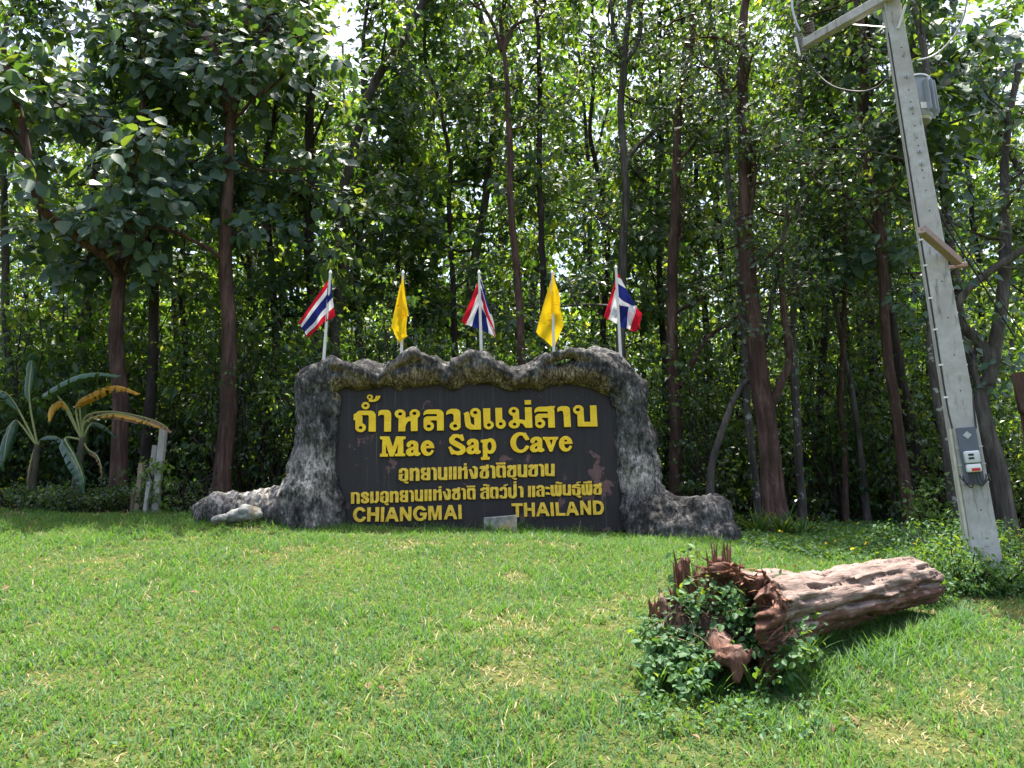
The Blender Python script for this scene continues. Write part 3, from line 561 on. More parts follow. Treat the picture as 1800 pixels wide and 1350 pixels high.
letter([(e,1510,260,195,205),(me_,1525,262,97,142),(mp,[(1600,215),(1650,215),(1740,190),(1740,335),(1690,335),(1640,312),(1600,340)]),(p,[(1570,75),(1620,62),(1675,195),(1625,220),(1560,140)])],*F1)
letter([(p,[(830,150),(1138,148),(1132,195),(1105,205),(1020,440),(965,440),(870,215),(835,195)]),(mp,[(968,205),(1028,205),(998,318)])],*G1)
H=(610,850,15); I_=(720,850,15); J=(840,840,15); K=(950,840,15)
for q,it in ((H,[(e,340,820,178,200),(me_,345,822,88,118),(mp,[(400,765),(505,715),(560,800),(505,885),(400,862),(345,822)])]),
 (H,[(p,[(535,630),(632,628),(630,765),(755,765),(752,625),(858,622),(840,1003),(745,1003),(755,850),(625,850),(620,1005),(530,1005)])]),
 (H,[(p,[(900,620),(990,618),(975,1010),(888,1010)])]),
 (H,[(p,[(1140,628),(1240,625),(1368,1000),(1280,1005),(1250,925),(1115,928),(1090,1008),(1003,1008)]),(mp,[(1180,735),(1215,810),(1150,812)])]),
 (H,[(p,[(1395,622),(1490,620),(1615,830),(1620,612),(1705,610),(1695,980),(1615,985),(1480,790),(1475,995),(1395,995)])]),
 (I_,[(e,275,790,185,200),(me_,280,795,95,120),(mp,[(340,725),(450,695),(500,768),(270,768),(280,740)]),(p,[(272,768),(438,768),(438,930),(345,965),(355,845),(275,845)])]),
 (I_,[(p,[(488,595),(615,590),(672,830),(730,582),(848,580),(845,955),(765,958),(760,720),(705,960),(635,962),(575,720),(570,968),(492,970)])]),
 (I_,[(p,[(1025,570),(1125,568),(1260,940),(1170,942),(1140,855),(1015,858),(985,948),(898,950)]),(mp,[(1075,680),(1108,765),(1042,768)])]),
 (I_,[(p,[(1280,560),(1365,558),(1378,935),(1288,938)])]),
 (J,[(p,[(885,675),(1180,672),(1180,742),(1082,745),(1082,1040),(1000,1040),(992,748),(885,748)])]),
 (J,[(p,[(1205,660),(1290,658),(1300,795),(1415,795),(1410,655),(1500,655),(1500,1025),(1425,1025),(1420,870),(1300,870),(1300,1028),(1215,1028)])]),
 (K,[(p,[(0,650),(95,648),(245,1008),(155,1010),(125,935),(-15,935),(-40,1020),(-120,1020)]),(mp,[(50,735),(88,822),(20,822)])]),
 (K,[(p,[(248,648),(332,645),(358,1010),(272,1012)])]),(K,[(p,[(385,648),(472,645),(488,930),(655,928),(652,1000),(408,1005)])]),
 (K,[(p,[(765,635),(865,632),(1018,985),(930,990),(895,915),(770,918),(745,1000),(668,1003)]),(mp,[(815,700),(855,808),(788,812)])]),
 (K,[(p,[(1035,605),(1108,600),(1245,800),(1245,600),(1325,600),(1335,975),(1260,978),(1125,770),(1130,975),(1055,978)])]),
 (K,[(p,[(1368,600),(1510,600),(1600,625),(1655,700),(1670,790),(1650,890),(1600,960),(1520,975),(1385,975)]),(mp,[(1455,678),(1530,680),(1580,730),(1590,800),(1570,870),(1520,895),(1465,895)])])):
    letter(it,*q,mt=LET2)
G={'ก':[(0,5),(70,0),(95,15),(100,35),(100,130),(64,130),(64,40),(60,24),(40,24),(38,40),(38,130),(0,130)],
'ม':[(0,5),(36,0),(38,95),(50,110),(62,95),(62,0),(98,0),(98,95),(80,125),(60,130),(40,118),(35,130),(0,130)],
'อ':[(0,48),(5,15),(35,0),(75,0),(100,18),(100,115),(80,130),(25,130),(0,112),(0,57),(50,57),(50,73),(38,73),(38,105),(50,112),(62,105),(62,30),(50,20),(38,30),(38,48)],
'ุ':[(0,0),(100,0),(100,100),(35,100),(35,55),(0,40)],
'ท':[(0,5),(36,5),(42,12),(60,0),(85,5),(100,25),(100,130),(62,130),(62,35),(55,28),(38,40),(38,130),(0,130)],
'ย':[(0,40),(0,15),(12,2),(50,0),(55,22),(36,28),(36,45),(50,52),(62,48),(62,0),(98,0),(98,130),(20,130),(0,110),(0,85),(12,65),(0,50)],
'า':[(0,15),(5,0),(60,0),(90,15),(100,35),(100,130),(40,130),(38,35),(30,22),(0,22)],
'น':[(0,0),(36,0),(36,95),(48,108),(62,95),(62,0),(98,0),(98,130),(62,130),(45,128),(20,130),(0,112)],
'ห':[(0,2),(36,0),(36,15),(55,20),(60,0),(98,0),(90,20),(100,35),(100,128),(64,128),(64,40),(50,35),(38,50),(38,130),(0,130)],
'ง':[(0,32),(32,32),(60,100),(62,30),(50,18),(40,18),(42,2),(70,0),(100,20),(98,112),(80,130),(30,130)],
'ช':[(0,30),(5,8),(30,2),(55,0),(65,8),(65,-9),(98,-12),(98,25),(88,42),(100,55),(100,110),(85,130),(20,130),(2,112),(2,70),(25,38),(10,32)],
'ต':[(0,15),(12,0),(45,0),(50,8),(58,0),(88,0),(100,18),(100,130),(66,130),(66,32),(50,25),(36,32),(36,105),(55,112),(55,130),(20,130),(0,112)],
'ข':[(0,30),(5,8),(35,0),(65,8),(65,0),(98,0),(98,110),(82,130),(18,130),(0,112),(0,65),(25,38),(2,35)],
'ส':[(0,42),(2,18),(35,5),(65,8),(65,0),(100,0),(100,130),(66,130),(66,60),(38,65),(38,105),(55,112),(55,130),(20,130),(0,112),(0,75),(20,52),(62,45),(62,30),(50,25),(38,42)],
'ว':[(0,45),(2,15),(30,0),(75,0),(98,18),(100,112),(82,130),(20,130),(0,115),(0,92),(36,92),(40,108),(60,105),(62,30),(50,22),(38,30),(36,45)],
'ป':[(0,30),(36,30),(36,98),(50,112),(62,98),(60,0),(98,-2),(100,108),(80,128),(50,132),(20,128),(0,108)],
'ล':[(0,38),(5,12),(35,0),(75,0),(100,20),(100,130),(64,130),(64,60),(38,65),(38,105),(55,112),(55,130),(20,130),(0,112),(0,75),(20,52),(60,45),(64,30),(50,22),(40,28),(38,40)],
'พ':[(0,5),(28,3),(34,95),(40,100),(36,0),(64,0),(66,95),(70,98),(72,0),(100,0),(100,110),(88,130),(62,130),(50,122),(38,132),(14,128),(2,110)],
'ธ':[(0,30),(10,8),(40,0),(98,0),(95,22),(45,22),(40,30),(85,30),(100,42),(100,112),(85,130),(20,130),(2,112),(0,55),(36,55),(40,108),(58,108),(62,48),(2,45)],
'์':[(0,130),(10,50),(40,20),(100,0),(95,60),(60,85),(55,130)],'ั':[(0,20),(40,0),(60,35),(100,50),(100,130),(5,115)],'-':[(0,10),(100,0),(100,120),(0,130)],
'ื':[(0,45),(50,30),(55,5),(100,0),(100,125),(0,130)]}
Hh={'ย':[(36,80),(62,80),(62,108),(36,108)],'ช':[(38,70),(55,52),(64,60),(64,105),(50,112),(38,105)],'ข':[(36,65),(58,42),(64,55),(64,105),(50,112),(36,105)]}
def glyph(ch,x0,x1,y0,y1,fr):
    if ch=='แ':
        w_=(x1-x0)*.43; it=[(p,[(x0,y0),(x0+w_,y0-1),(x0+w_,y1-2),(x0,y1)]),(p,[(x1-w_,y0-3),(x1,y0-4),(x1,y1-4),(x1-w_,y1-3)])]
    elif ch=='ะ':
        hh=y1-y0; it=[(p,[(x0,y0),(x0+.6*(x1-x0),y0),(x1,y0+.12*hh),(x1,y0+.3*hh),(x0+8,y0+.3*hh)]),(p,[(x0+8,y1-.3*hh),(x0+.6*(x1-x0),y1-.3*hh),(x1,y1-.17*hh),(x1,y1),(x0+14,y1)])]
    elif ch=='ร':
        f=lambda a,b_:(x0+a/100*(x1-x0),y0+b_/130*(y1-y0)); s=(x1-x0)/100
        it=[('s',[f(*q) for q in ((80,38),(80,27),(62,14),(38,14),(18,28),(20,42),(80,84),(80,102),(62,115),(38,116),(18,106),(18,94))],[34*s,34*s,30*s,30*s,36*s,36*s,38*s,36*s,30*s,30*s,34*s,34*s])]
    else:
        f=lambda P:[(x0+a/100*(x1-x0),y0+b_/130*(y1-y0)) for a,b_ in P]; it=[(p,f(G[ch]))]+([(mp,f(Hh[ch]))] if ch in Hh else [])
    letter(it,*fr,mt=LET2,ext=.013)
L1=(690,805,12); M1=(830,805,12)
for fr,rows in ((L1,'อ 130 335 215 490;ท 360 570 205 485;ย 597 802 205 470;า 820 935 200 468;น 955 1162 195 468;แ 1185 1352 188 458;ห 1380 1585 183 448;ง 1605 1800 172 440;ุ 228 335 500 552;- 1503 1565 110 165'),
 (M1,'ช 155 355 165 435;า 372 490 158 430;ต 505 710 155 415;ข 732 935 150 412;น 955 1165 140 408;ข 1182 1390 135 395;า 1398 1520 128 390;น 1530 1742 125 385;- 500 703 95 142;ุ 838 940 425 475'),
 (H,'ก 105 340 225 535;ร 365 590 220 525;ม 612 850 208 520;อ 870 1105 200 512;ท 1128 1362 192 500;ย 1390 1618 180 490;า 1640 1765 178 480;ุ 980 1098 525 585'),
 (I_,'น 138 362 165 470;แ 392 583 158 465;ห 620 852 150 448;ง 870 1088 135 435;ช 1112 1338 128 432;า 1362 1485 122 420;ต 1512 1738 120 420;- 765 843 70 130;- 1502 1728 55 105'),
 (J,'ส 62 300 240 560;ต 318 543 240 545;ว 570 775 240 545;ป 798 1025 165 540;า 1062 1200 220 515;แ 1318 1510 214 512;ล 1535 1755 195 498;ั 135 312 165 225;์ 665 795 165 225;- 938 1015 90 150'),
 (K,'ะ 122 252 235 445;พ 258 555 182 485;น 578 810 178 468;ธ 825 1058 170 462;พ 1075 1365 165 460;ช 1385 1615 158 445;ั 392 568 100 162;์ 930 1060 98 155;ุ 950 1068 470 540;ื 1125 1350 80 150')):
    for r_ in rows.split(';'):
        ch,*q=r_.split(' '); glyph(ch,*[float(z) for z in q],fr)
# rock frame
def Pk(px,py,dy=0.): return onp(px,py,0)+np.array((0,dy,0))
LIPX=[560,590,640,668,690,730,760,785,803,825,850,880,905,935,960,1000,1035,1060,1085]; LIPY=[668,652,670,684,656,638,650,684,655,641,650,668,681,676,646,633,645,655,664]
def rock(G):
    d=np.full(G.shape[:3],9.)
    def add(a,b,ra,rb,k=.08,sc=(1,1,1)):
        nonlocal d; d=smin(d,cone(G,Pk(*a),Pk(*b),ra*PXM,rb*PXM,sc),k)
    add((553,676,.08),(556,770,.10),38,36); add((556,770,.10),(540,880,.1),36,52); add((545,880,.1),(548,930,.05),58,62)
    add((575,690,0),(583,900,0),12,13,.05); add((560,672,-.05),(600,668,-.02),20,18)
    add((596,700,-.03),(590,725,-.03),9,9,.03)
    add((378,897,.1),(470,895,.1),31,32,.1); add((470,893,.1),(560,905,.05),32,42,.1); add((372,905,-.02),(480,910,-.02),24,26,.1)
    add((1100,690,.12),(1120,775,.14),30,36,.05); add((1120,775,.14),(1127,865,.08),36,38,.05); add((1090,665,.05),(1105,690,.1),32,32)
    add((1088,700,-.02),(1106,900,-.02),10,13,.04); add((1076,690,-.04),(1078,715,-.04),7,5,.02)
    add((1045,628,.1),(1070,645,.12),25,32,.07); add((1070,640,.1),(1115,680,.12),32,28)
    add((1135,890,0),(1145,930,-.15),40,46,.05); add((1150,905,-.12),(1236,912,-.35),34,38,.045); add((1160,938,-.25),(1250,944,-.45),38,36,.07); add((1250,895,-.35),(1256,950,-.4),24,26,.05); add((1120,893,-.1),(1250,892,-.3),20,20,.05)
    cr=[(560,668,20),(640,656,25),(700,662,18),(760,651,25),(797,662,20),(845,645,26),(900,664,17),(955,655,22),(985,658,18),(1045,650,28),(1080,668,32)]
    for a,b in zip(cr,cr[1:]): add((a[0],a[1]+1,0.),(b[0],b[1]+1,0.),a[2]+2,b[2]+2,.06)
    for k in range(len(LIPX)-1):     # front lip hanging in folds
        add((LIPX[k],LIPY[k]-12,-.13),(LIPX[k+1],LIPY[k+1]-12,-.13),10,10,.05)
        for f_ in (0,.5): mx_=LIPX[k]*(1-f_)+LIPX[k+1]*f_; my_=LIPY[k]*(1-f_)+LIPY[k+1]*f_; cy=np.interp(mx_,[c_[0] for c_ in cr],[c_[1]-c_[2]*.45 for c_ in cr]); add((mx_,my_-12,-.12),(mx_,min(cy,my_-12),.0),10,11,.05)
    # hold the panel opening clear
    n=.028*fbm(G*np.array((1,1,.55)),.32,3,3)
    return d+n
V,Q=nets(rock,(Pk(330,900)[0],Pk(700,700)[1]-.85,.95),(Pk(1300,900)[0],Pk(700,700)[1]+.75,3.95),.027)
VN=np.zeros_like(V); a=np.cross(V[Q[:,2]]-V[Q[:,0]],V[Q[:,3]]-V[Q[:,1]]); 
for k in range(4): np.add.at(VN,Q[:,k],a)
VN=nrm(VN)
if ((V-V.mean(0))*VN)[:,0].sum()<0: VN=-VN; Q=Q[:,::-1]
pu=(V-OO)@EX; px_=840+pu/PXM*.985                       # photo column of each vertex
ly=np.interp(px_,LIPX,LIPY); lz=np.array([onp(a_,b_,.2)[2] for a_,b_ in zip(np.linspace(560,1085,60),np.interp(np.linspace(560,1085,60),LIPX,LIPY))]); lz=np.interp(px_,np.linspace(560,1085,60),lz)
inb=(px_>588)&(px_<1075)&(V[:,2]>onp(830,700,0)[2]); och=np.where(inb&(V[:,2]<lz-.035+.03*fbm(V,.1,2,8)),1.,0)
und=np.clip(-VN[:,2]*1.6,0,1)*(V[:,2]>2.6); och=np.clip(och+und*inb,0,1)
pil=(V[:,2]<3.1)&~((px_>600)&(px_<1070))
flute=fbm(V*np.array((1,1,.28)),.085,3,12); fine=fbm(V,.07,4,15)
V=V+VN*(np.where(pil,.03*flute,.008*flute)+.016*fine+.02*fbm(V,.18,2,31))[:,None]
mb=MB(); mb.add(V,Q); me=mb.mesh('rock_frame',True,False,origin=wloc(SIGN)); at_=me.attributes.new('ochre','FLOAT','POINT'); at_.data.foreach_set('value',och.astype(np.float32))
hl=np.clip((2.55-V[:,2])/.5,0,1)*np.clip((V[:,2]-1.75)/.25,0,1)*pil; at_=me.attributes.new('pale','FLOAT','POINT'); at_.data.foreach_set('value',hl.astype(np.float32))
m,t,b=mat('cement_rock',.92,.15); v=coords(t); vs=coords(t,(1,1,.35)); n1=noise(t,vs,7,9,.72,.5); n2=noise(t,v,2.3,4,.6); n3=noise(t,v,38,5,.7)
n5=noise(t,coords(t,(1,1,.5)),24,6,.75,.4); n1b=nd(t,'ShaderNodeMath',operation='MULTIPLY_ADD'); t.links.new(n5,n1b.inputs[0]); n1b.inputs[1].default_value=.7; n1a=nd(t,'ShaderNodeMath',operation='MULTIPLY'); n1a.inputs[1].default_value=.5; t.links.new(n1,n1a.inputs[0]); t.links.new(n1a.outputs[0],n1b.inputs[2]); n1=n1b.outputs[0]
grey=ramp(t,n1,[(.45,(.014,.0135,.0135)),(.55,(.048,.046,.045)),(.65,(.13,.127,.122)),(.76,(.40,.385,.36))])
dark=ramp(t,n1,[(.46,(.010,.010,.010)),(.6,(.038,.037,.036)),(.74,(.17,.165,.155))])
c=mix(t,ramp(t,n2,[(.4,(0,)),(.62,(1,))]),dark,grey)
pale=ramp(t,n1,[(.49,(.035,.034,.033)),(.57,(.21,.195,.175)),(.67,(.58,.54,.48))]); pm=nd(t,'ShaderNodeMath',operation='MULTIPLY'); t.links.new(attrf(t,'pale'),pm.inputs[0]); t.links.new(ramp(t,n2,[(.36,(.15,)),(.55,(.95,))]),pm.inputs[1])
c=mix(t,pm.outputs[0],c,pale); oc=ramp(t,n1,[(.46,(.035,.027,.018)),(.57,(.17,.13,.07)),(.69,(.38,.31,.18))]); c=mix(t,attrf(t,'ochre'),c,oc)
wp=nd(t,'ShaderNodeMix',data_type='RGBA'); wp.inputs[0].default_value=.12; t.links.new(coords(t,(1,1,.6)),wp.inputs[6]); nc=nd(t,'ShaderNodeTexNoise'); nc.inputs['Scale'].default_value=3.5; nc.inputs['Detail'].default_value=6; t.links.new(v,nc.inputs['Vector']); t.links.new(nc.outputs['Color'],wp.inputs[7])
vo=nd(t,'ShaderNodeTexVoronoi'); vo.feature='DISTANCE_TO_EDGE'; vo.inputs['Scale'].default_value=5.5; t.links.new(wp.outputs[2],vo.inputs['Vector']); ck=ramp(t,vo.outputs['Distance'],[(.0,(0,)),(.03,(1,))]); ck2=mix(t,ramp(t,n2,[(.42,(1,)),(.55,(0,))]),(1,1,1),ck)
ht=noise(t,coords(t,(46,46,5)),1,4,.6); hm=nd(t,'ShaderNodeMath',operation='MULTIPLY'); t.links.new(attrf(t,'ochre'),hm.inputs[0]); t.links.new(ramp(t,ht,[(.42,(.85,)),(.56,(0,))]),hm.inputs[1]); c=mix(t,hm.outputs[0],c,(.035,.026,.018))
c=mix(t,ramp(t,n3,[(.6,(0,)),(.72,(.5,))]),c,(.015,.015,.014)); c=mix(t,1.,c,mix(t,.75,(1,1,1),ck2),'MULTIPLY')
t.links.new(c,b.inputs['Base Color']); nb=bump(t,None,n3,.6,.012); nb=bump(t,None,ck2,.6,.02,nb); bump(t,b,n1,.9,.035,nb); ROCK=m
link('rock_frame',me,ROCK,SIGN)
# ------------------------------------------------------------ flags
m,t,b=mat('flag_cloth',.75,.15); uvn=nd(t,'ShaderNodeUVMap'); s=nd(t,'ShaderNodeSeparateXYZ'); t.links.new(uvn.outputs[0],s.inputs[0])
RD,WH,BL=(.55,.012,.03),(.72,.72,.76),(.015,.022,.16)
st=[(0,RD),(1/6,WH),(2/6,BL),(4/6,WH),(5/6,RD)]; c=ramp(t,s.outputs[1],st,'CONSTANT'); t.links.new(c,b.inputs['Base Color'])
tr=nd(t,'ShaderNodeBsdfTranslucent'); t.links.new(c,tr.inputs[0]); mx=nd(t,'ShaderNodeMixShader'); mx.inputs[0].default_value=.5; t.links.new(b.outputs[0],mx.inputs[1]); t.links.new(tr.outputs[0],mx.inputs[2]); t.links.new(mx.outputs[0],t.nodes['Material Output'].inputs[0])
wv=noise(t,coords(t),240,2); bump(t,b,wv,.15,.003); TRI=m
m,t,b=mat('yellow_cloth',.75,.15); v=coords(t,(1,1,1)); n=noise(t,coords(t,(14,14,60)),1,3,.6,1.2); n2=noise(t,coords(t),5,3)
msk=nd(t,'ShaderNodeMath',operation='MULTIPLY'); t.links.new(ramp(t,n,[(.57,(0,)),(.61,(1,))]),msk.inputs[0])
uvn=nd(t,'ShaderNodeUVMap'); s=nd(t,'ShaderNodeSeparateXYZ'); t.links.new(uvn.outputs[0],s.inputs[0]); t.links.new(ramp(t,s.outputs[1],[(.35,(0,)),(.42,(.7,)),(.6,(.7,)),(.68,(0,))]),msk.inputs[1])
c=mix(t,msk.outputs[0],(.93,.62,.012),(.55,.33,.02)); t.links.new(c,b.inputs['Base Color'])
tr=nd(t,'ShaderNodeBsdfTranslucent'); t.links.new(c,tr.inputs[0]); mx=nd(t,'ShaderNodeMixShader'); mx.inputs[0].default_value=.5; t.links.new(b.outputs[0],mx.inputs[1]); t.links.new(tr.outputs[0],mx.inputs[2]); t.links.new(mx.outputs[0],t.nodes['Material Output'].inputs[0]); YEL=m
WPOLE=plain('white_pole',(.62,.6,.56),.5,.3,.12,12)
def flag(pole,patches,mt,label,group):
    """patches: (4 corners TL,TR,BR,BL in photo px, (u0,v0,v1) values, depth offset)"""
    (bx,by),(tx,ty)=pole; b0=onp(bx,by,.0)+np.array((0,.02,0)); t0=onp(tx,ty,0)+np.array((0,.02,0)); root=empty('flag',b0); tag(root,label,'flag',group)
    pb=MB(); tube(pb,[b0-np.array((0,0,.12)),b0,(b0+t0)/2,t0],[.021,.021,.019,.017],10); pb.build('pole',WPOLE,root)
    pb=MB(); d=nrm(t0-b0); tube(pb,[t0,t0+d*.02,t0+d*.05],[.022,.02,.004],8); pb.build('finial',WPOLE,root)
    cb=MB(); uvs=[]; n=22
    for (q,vv,dy,amp,seed) in patches:
        q=[np.array(onp(x,y,0))+np.array((0,dy_ if isinstance(dy,tuple) else dy,0)) for (x,y),dy_ in zip(q,dy if isinstance(dy,tuple) else (dy,)*4)]
        s,tt=np.meshgrid(np.linspace(0,1,n),np.linspace(0,1,n),indexing='ij'); s=s[...,None]; tt=tt[...,None]
        P=q[0]*(1-s)*(1-tt)+q[1]*s*(1-tt)+q[2]*s*tt+q[3]*(1-s)*tt
        P=P+np.array((0,1,0))*amp*(np.sin((s*2.2+tt*.9+seed)*4.2)+.5*np.sin((s-.6*tt)*9+seed*3))*np.clip(tt*3,0,1)
        P=P+np.array((1,0,.4))*.006*np.sin(s*7+seed)*np.sin(tt*5+seed)
        i=np.arange(n-1)[:,None]*n; j=np.arange(n-1)[None]; cb.add(P.reshape(-1,3),np.stack([i+j,i+n+j,i+n+j+1,i+j+1],-1).reshape(-1,4))
        (va,vb,vc,vd)=vv; V_=(va*(1-s)*(1-tt)+vb*s*(1-tt)+vc*s*tt+vd*(1-s)*tt)[...,0]; uvs.append(np.stack([s[...,0],np.clip(V_,.001,.999)],-1).reshape(-1,2))
    me=cb.mesh('cloth',origin=wloc(root)); uvs=np.concatenate(uvs); li=np.zeros(len(me.loops),int); me.loops.foreach_get('vertex_index',li); ul=me.uv_layers.new(name='UVMap'); ul.data.foreach_set('uv',uvs[li].astype(np.float32).ravel()); link('cloth',me,mt,root)
gT,gY='striped red white and blue flags on the sign','plain yellow flags on the sign'
# patch value order: corner v at (TL,TR,BR,BL)
flag(((567,648),(580,480)),[(((577,489),(523,567),(541,592),(573,561)),(0,0,1,1),.03,.012,0),(((581,487),(588,555),(573,566),(576,500)),(.3,1,1,.3),(.02,.02,.0,.0),.008,1.)],TRI,'leftmost striped flag, cloth blown out to the left of its leaning pole',gT)
flag(((705,634),(708,480)),[(((708,484),(719,556),(700,566),(700,545)),(.0,.5,.6,.6),-.045,.008,.4),(((704,500),(716,556),(716,594),(689,578)),(.2,.3,.9,.8),-.05,.008,1.3),(((689,578),(717,592),(704,604),(703,603)),(.8,.8,1,1),-.05,.004,1.3)],YEL,'left yellow flag hanging limp in a narrow fold, between two striped flags',gY)
flag(((846,622),(842,480)),[(((842,490),(811,564),(819,570),(843,511)),(0.0,0,.17,.18),.03,.01,0),(((843,508),(819,570),(845,578),(845,540)),(.18,.18,.6,.5),.03,.01,.3),
   (((844,486),(872,592),(850,540),(845,500)),(.2,.99,.99,.9),.02,.01,.7),(((844,484),(866,560),(872,592),(845,535)),(.17,.75,.85,.85),.05,.012,.7),(((846,540),(859,560),(871,591),(847,578)),(.4,.8,.86,.5),.06,.006,.2)],TRI,'middle striped flag folded round its pole with its tip hanging to the right',gT)
flag(((974,640),(971,480)),[(((971,482),(991,570),(974,612),(942,583)),(0,.5,1,.6),.03,.016,2.),(((971,480),(982,516),(986,553),(968,553)),(0,.2,.6,.6),-.045,.006,.6)],YEL,'right yellow flag spread open in a kite shape behind its pole',gY)
flag(((1091,620),(1083,471)),[(((1082,492),(1062,556),(1070,562),(1083,505)),(0,0,.17,.17),.03,.01,0),(((1083,500),(1069,560),(1086,568),(1086,530)),(.17,.17,.34,.3),.03,.01,.3),
   (((1085,476),(1120,538),(1127,578),(1087,540)),(.02,.7,.99,.99),.04,.014,.7),(((1087,536),(1119,540),(1109,579),(1088,573)),(.45,.82,.8,.45),.02,.008,.2),(((1117,538),(1129,550),(1121,583),(1108,580)),(.9,.99,.99,.9),.02,.006,.2)],TRI,'rightmost striped flag above the rock peak, spread to the right of its pole',gT)
# ------------------------------------------------------------ boulder, concrete block
def sculpt(name,fn,lo,hi,h,mt,disp=.02,sc=.1,parent=None,loc=None):
    V,Q=nets(fn,lo,hi,h); N=np.zeros_like(V); a=np.cross(V[Q[:,2]]-V[Q[:,0]],V[Q[:,3]]-V[Q[:,1]])
    for k in range(4): np.add.at(N,Q[:,k],a)
    N=nrm(N); 
    if ((V-V.mean(0))*N).sum()<0: N=-N; Q=Q[:,::-1]
    V=V+N*(disp*fbm(V,sc,4,9))[:,None]; mb=MB(); mb.add(V,Q); return mb.build(name,mt,parent,loc=loc)
m,t,b=mat('stone',.9,.2); n=noise(t,coords(t),9,7,.65); n2=noise(t,coords(t),3,3); c=mix(t,ramp(t,n2,[(.5,(0,)),(.62,(1,))]),ramp(t,n,[(.35,(.12,.12,.11)),(.6,(.34,.34,.32))]),(.32,.24,.11)); t.links.new(c,b.inputs['Base Color']); bump(t,b,n,.6,.02); STONE=m
def rockthing(label,cones,name='boulder',Y=9.0,h=.015):
    P=[(at(a[0],a[1],Y),at(b[0],b[1],Y),ra*Y/F,rb*Y/F) for a,b,ra,rb in cones]; A_=np.array([q for c_ in P for q in c_[:2]]); lo=A_.min(0)-.3; hi=A_.max(0)+.3; lo[1]=Y-.4; hi[1]=Y+.4
    def fn(G):
        d=np.full(G.shape[:3],9.)
        for a,b,ra,rb in P: d=smin(d,cone(G,a,b,ra,rb),.03)
        for nn,off in (((.3,-.8,.5),.02),((-.5,-.6,.62),.01),((.1,.2,.97),.0)):
            pass
        return d+.03*vnoise(G/.16,2)
    c0=A_.mean(0); loc=(c0[0],c0[1],float(gz(c0[0],c0[1]))); o=sculpt(name,fn,lo,hi,h,STONE,.03,.12,loc=loc); tag(o,label,'rock'); return o
rockthing('pale angular boulder on the grass before the low left arm of the rock frame',[((432,900),(448,903),13,12),((405,910),(425,905),8,12)],Y=8.9)
rockthing('small flat stone tucked against the left foot of the pale boulder',[((383,911),(395,910),6,7)],Y=8.8,h=.01)
m,t,b=mat('concrete',.9,.2); n=noise(t,coords(t),14,6,.65); n2=noise(t,coords(t),3,5,.6,.5); c=mix(t,ramp(t,n2,[(.38,(0,)),(.68,(1,))]),ramp(t,n,[(.3,(.36,.355,.34)),(.7,(.52,.51,.49))]),(.33,.315,.29)); c=mix(t,ramp(t,noise(t,coords(t,(1,1,.2)),22,4),[(.56,(0,)),(.72,(.75,))]),c,(.13,.12,.105)); t.links.new(c,b.inputs['Base Color']); bump(t,b,n,.35,.01); CONC=m
cpt=at(880,928,9.15); z=float(gz(cpt[0],cpt[1])); mb=MB(); box(mb,(0,0,.05),(.20,0,.012),(0,.09,0),(0,0,.13),.012); o=mb.build('concrete_block',STONE,smooth=False); o.location=(cpt[0],cpt[1],z); tag(o,'small weathered concrete block half hidden in grass at the foot of the board','block')
# ------------------------------------------------------------ utility pole
PB=hit(1738,1032); YP=PB[1]; PT=at(1553,-70,YP); ax=nrm(PT-PB); 
th=R(-17); fx=np.array((math.cos(th),math.sin(th),0)); fx=nrm(fx-ax*(fx@ax)); fy=np.cross(ax,fx)          # fx across the front face, fy to the back
Lp=np.linalg.norm(PT-PB); PW=lambda s:(.122*(1-s)+.072*s)*YP/7.; PD=lambda s:(.11*(1-s)+.07*s)*YP/7.
POLE=empty('utility_pole',PB); tag(POLE,'tall leaning tapered concrete power pole at the right with timber crossarms','pole')
sec=[(-1,-.94),(-.94,-1),(.94,-1),(1,-.94),(1,-.62),(.8,-.5),(.8,.5),(1,.62),(1,1),(-1,1),(-1,.62),(-.8,.5),(-.8,-.5),(-1,-.62)]
SS=np.linspace(-.08,1.02,14); v=[]
for s in SS:
    c0=PB+ax*Lp*s; v+=[c0+fx*a*PW(s)+fy*b_*PD(s) for a,b_ in sec]
n=len(sec); i=np.arange(13)[:,None]*n; j=np.arange(n)[None]; mb=MB(); mb.add(v,np.stack([i+j,i+(j+1)%n,i+n+(j+1)%n,i+n+j],-1).reshape(-1,4)); c=np.array(v[-n:]); mb.add(np.vstack([c,c.mean(0)]),[(k,(k+1)%n,n) for k in range(n)])
mb.build('shaft',CONC,POLE,smooth=False)
BLACK=plain('black_dial_and_hole',(.015,.015,.016),.6,.3); STEEL=plain('galvanised_steel',(.42,.43,.44),.45,.4,.15,10,metal=.6); WIRE=plain('dark_cable',(.03,.03,.032),.55,.3)
def pp(s,a,b_,off=0): return PB+ax*Lp*s+fx*a*PW(s)+fy*(b_*PD(s)-off)
def s_of(y): # pole parameter for a photo row
    best=min(np.linspace(0,1.02,400),key=lambda s:abs(675-F*((PB+ax*Lp*s-EYE)@up)/((PB+ax*Lp*s-EYE)@fw)-y)); return float(best)
h0=None
for y_,k in ((90,1),(107,1),(142,2),(165,1),(186,1),(196,2),(207,1),(229,1),(250,1),(262,1),(273,2),(296,2),(306,1),(318,1),(341,1),(376,1),(440,1),(501,1),(563,1),(626,1),(691,1),(895,1)):
    s=s_of(y_); p0=pp(s,.12,-1,0)
    mb=MB(); 
    if k==1: tube(mb,[p0+fy*.01,p0-fy*.003],[.0065,.0065],8); mb.build('hole_shade_disc',BLACK,POLE)  # black disc on the face stands for the shade inside a bolt hole
    else: tube(mb,[p0,p0-fy*.05],[.008,.008],7); tube(mb,[p0-fy*.002,p0-fy*.018],[.019,.019],6); mb.build('bolt',STEEL,POLE)
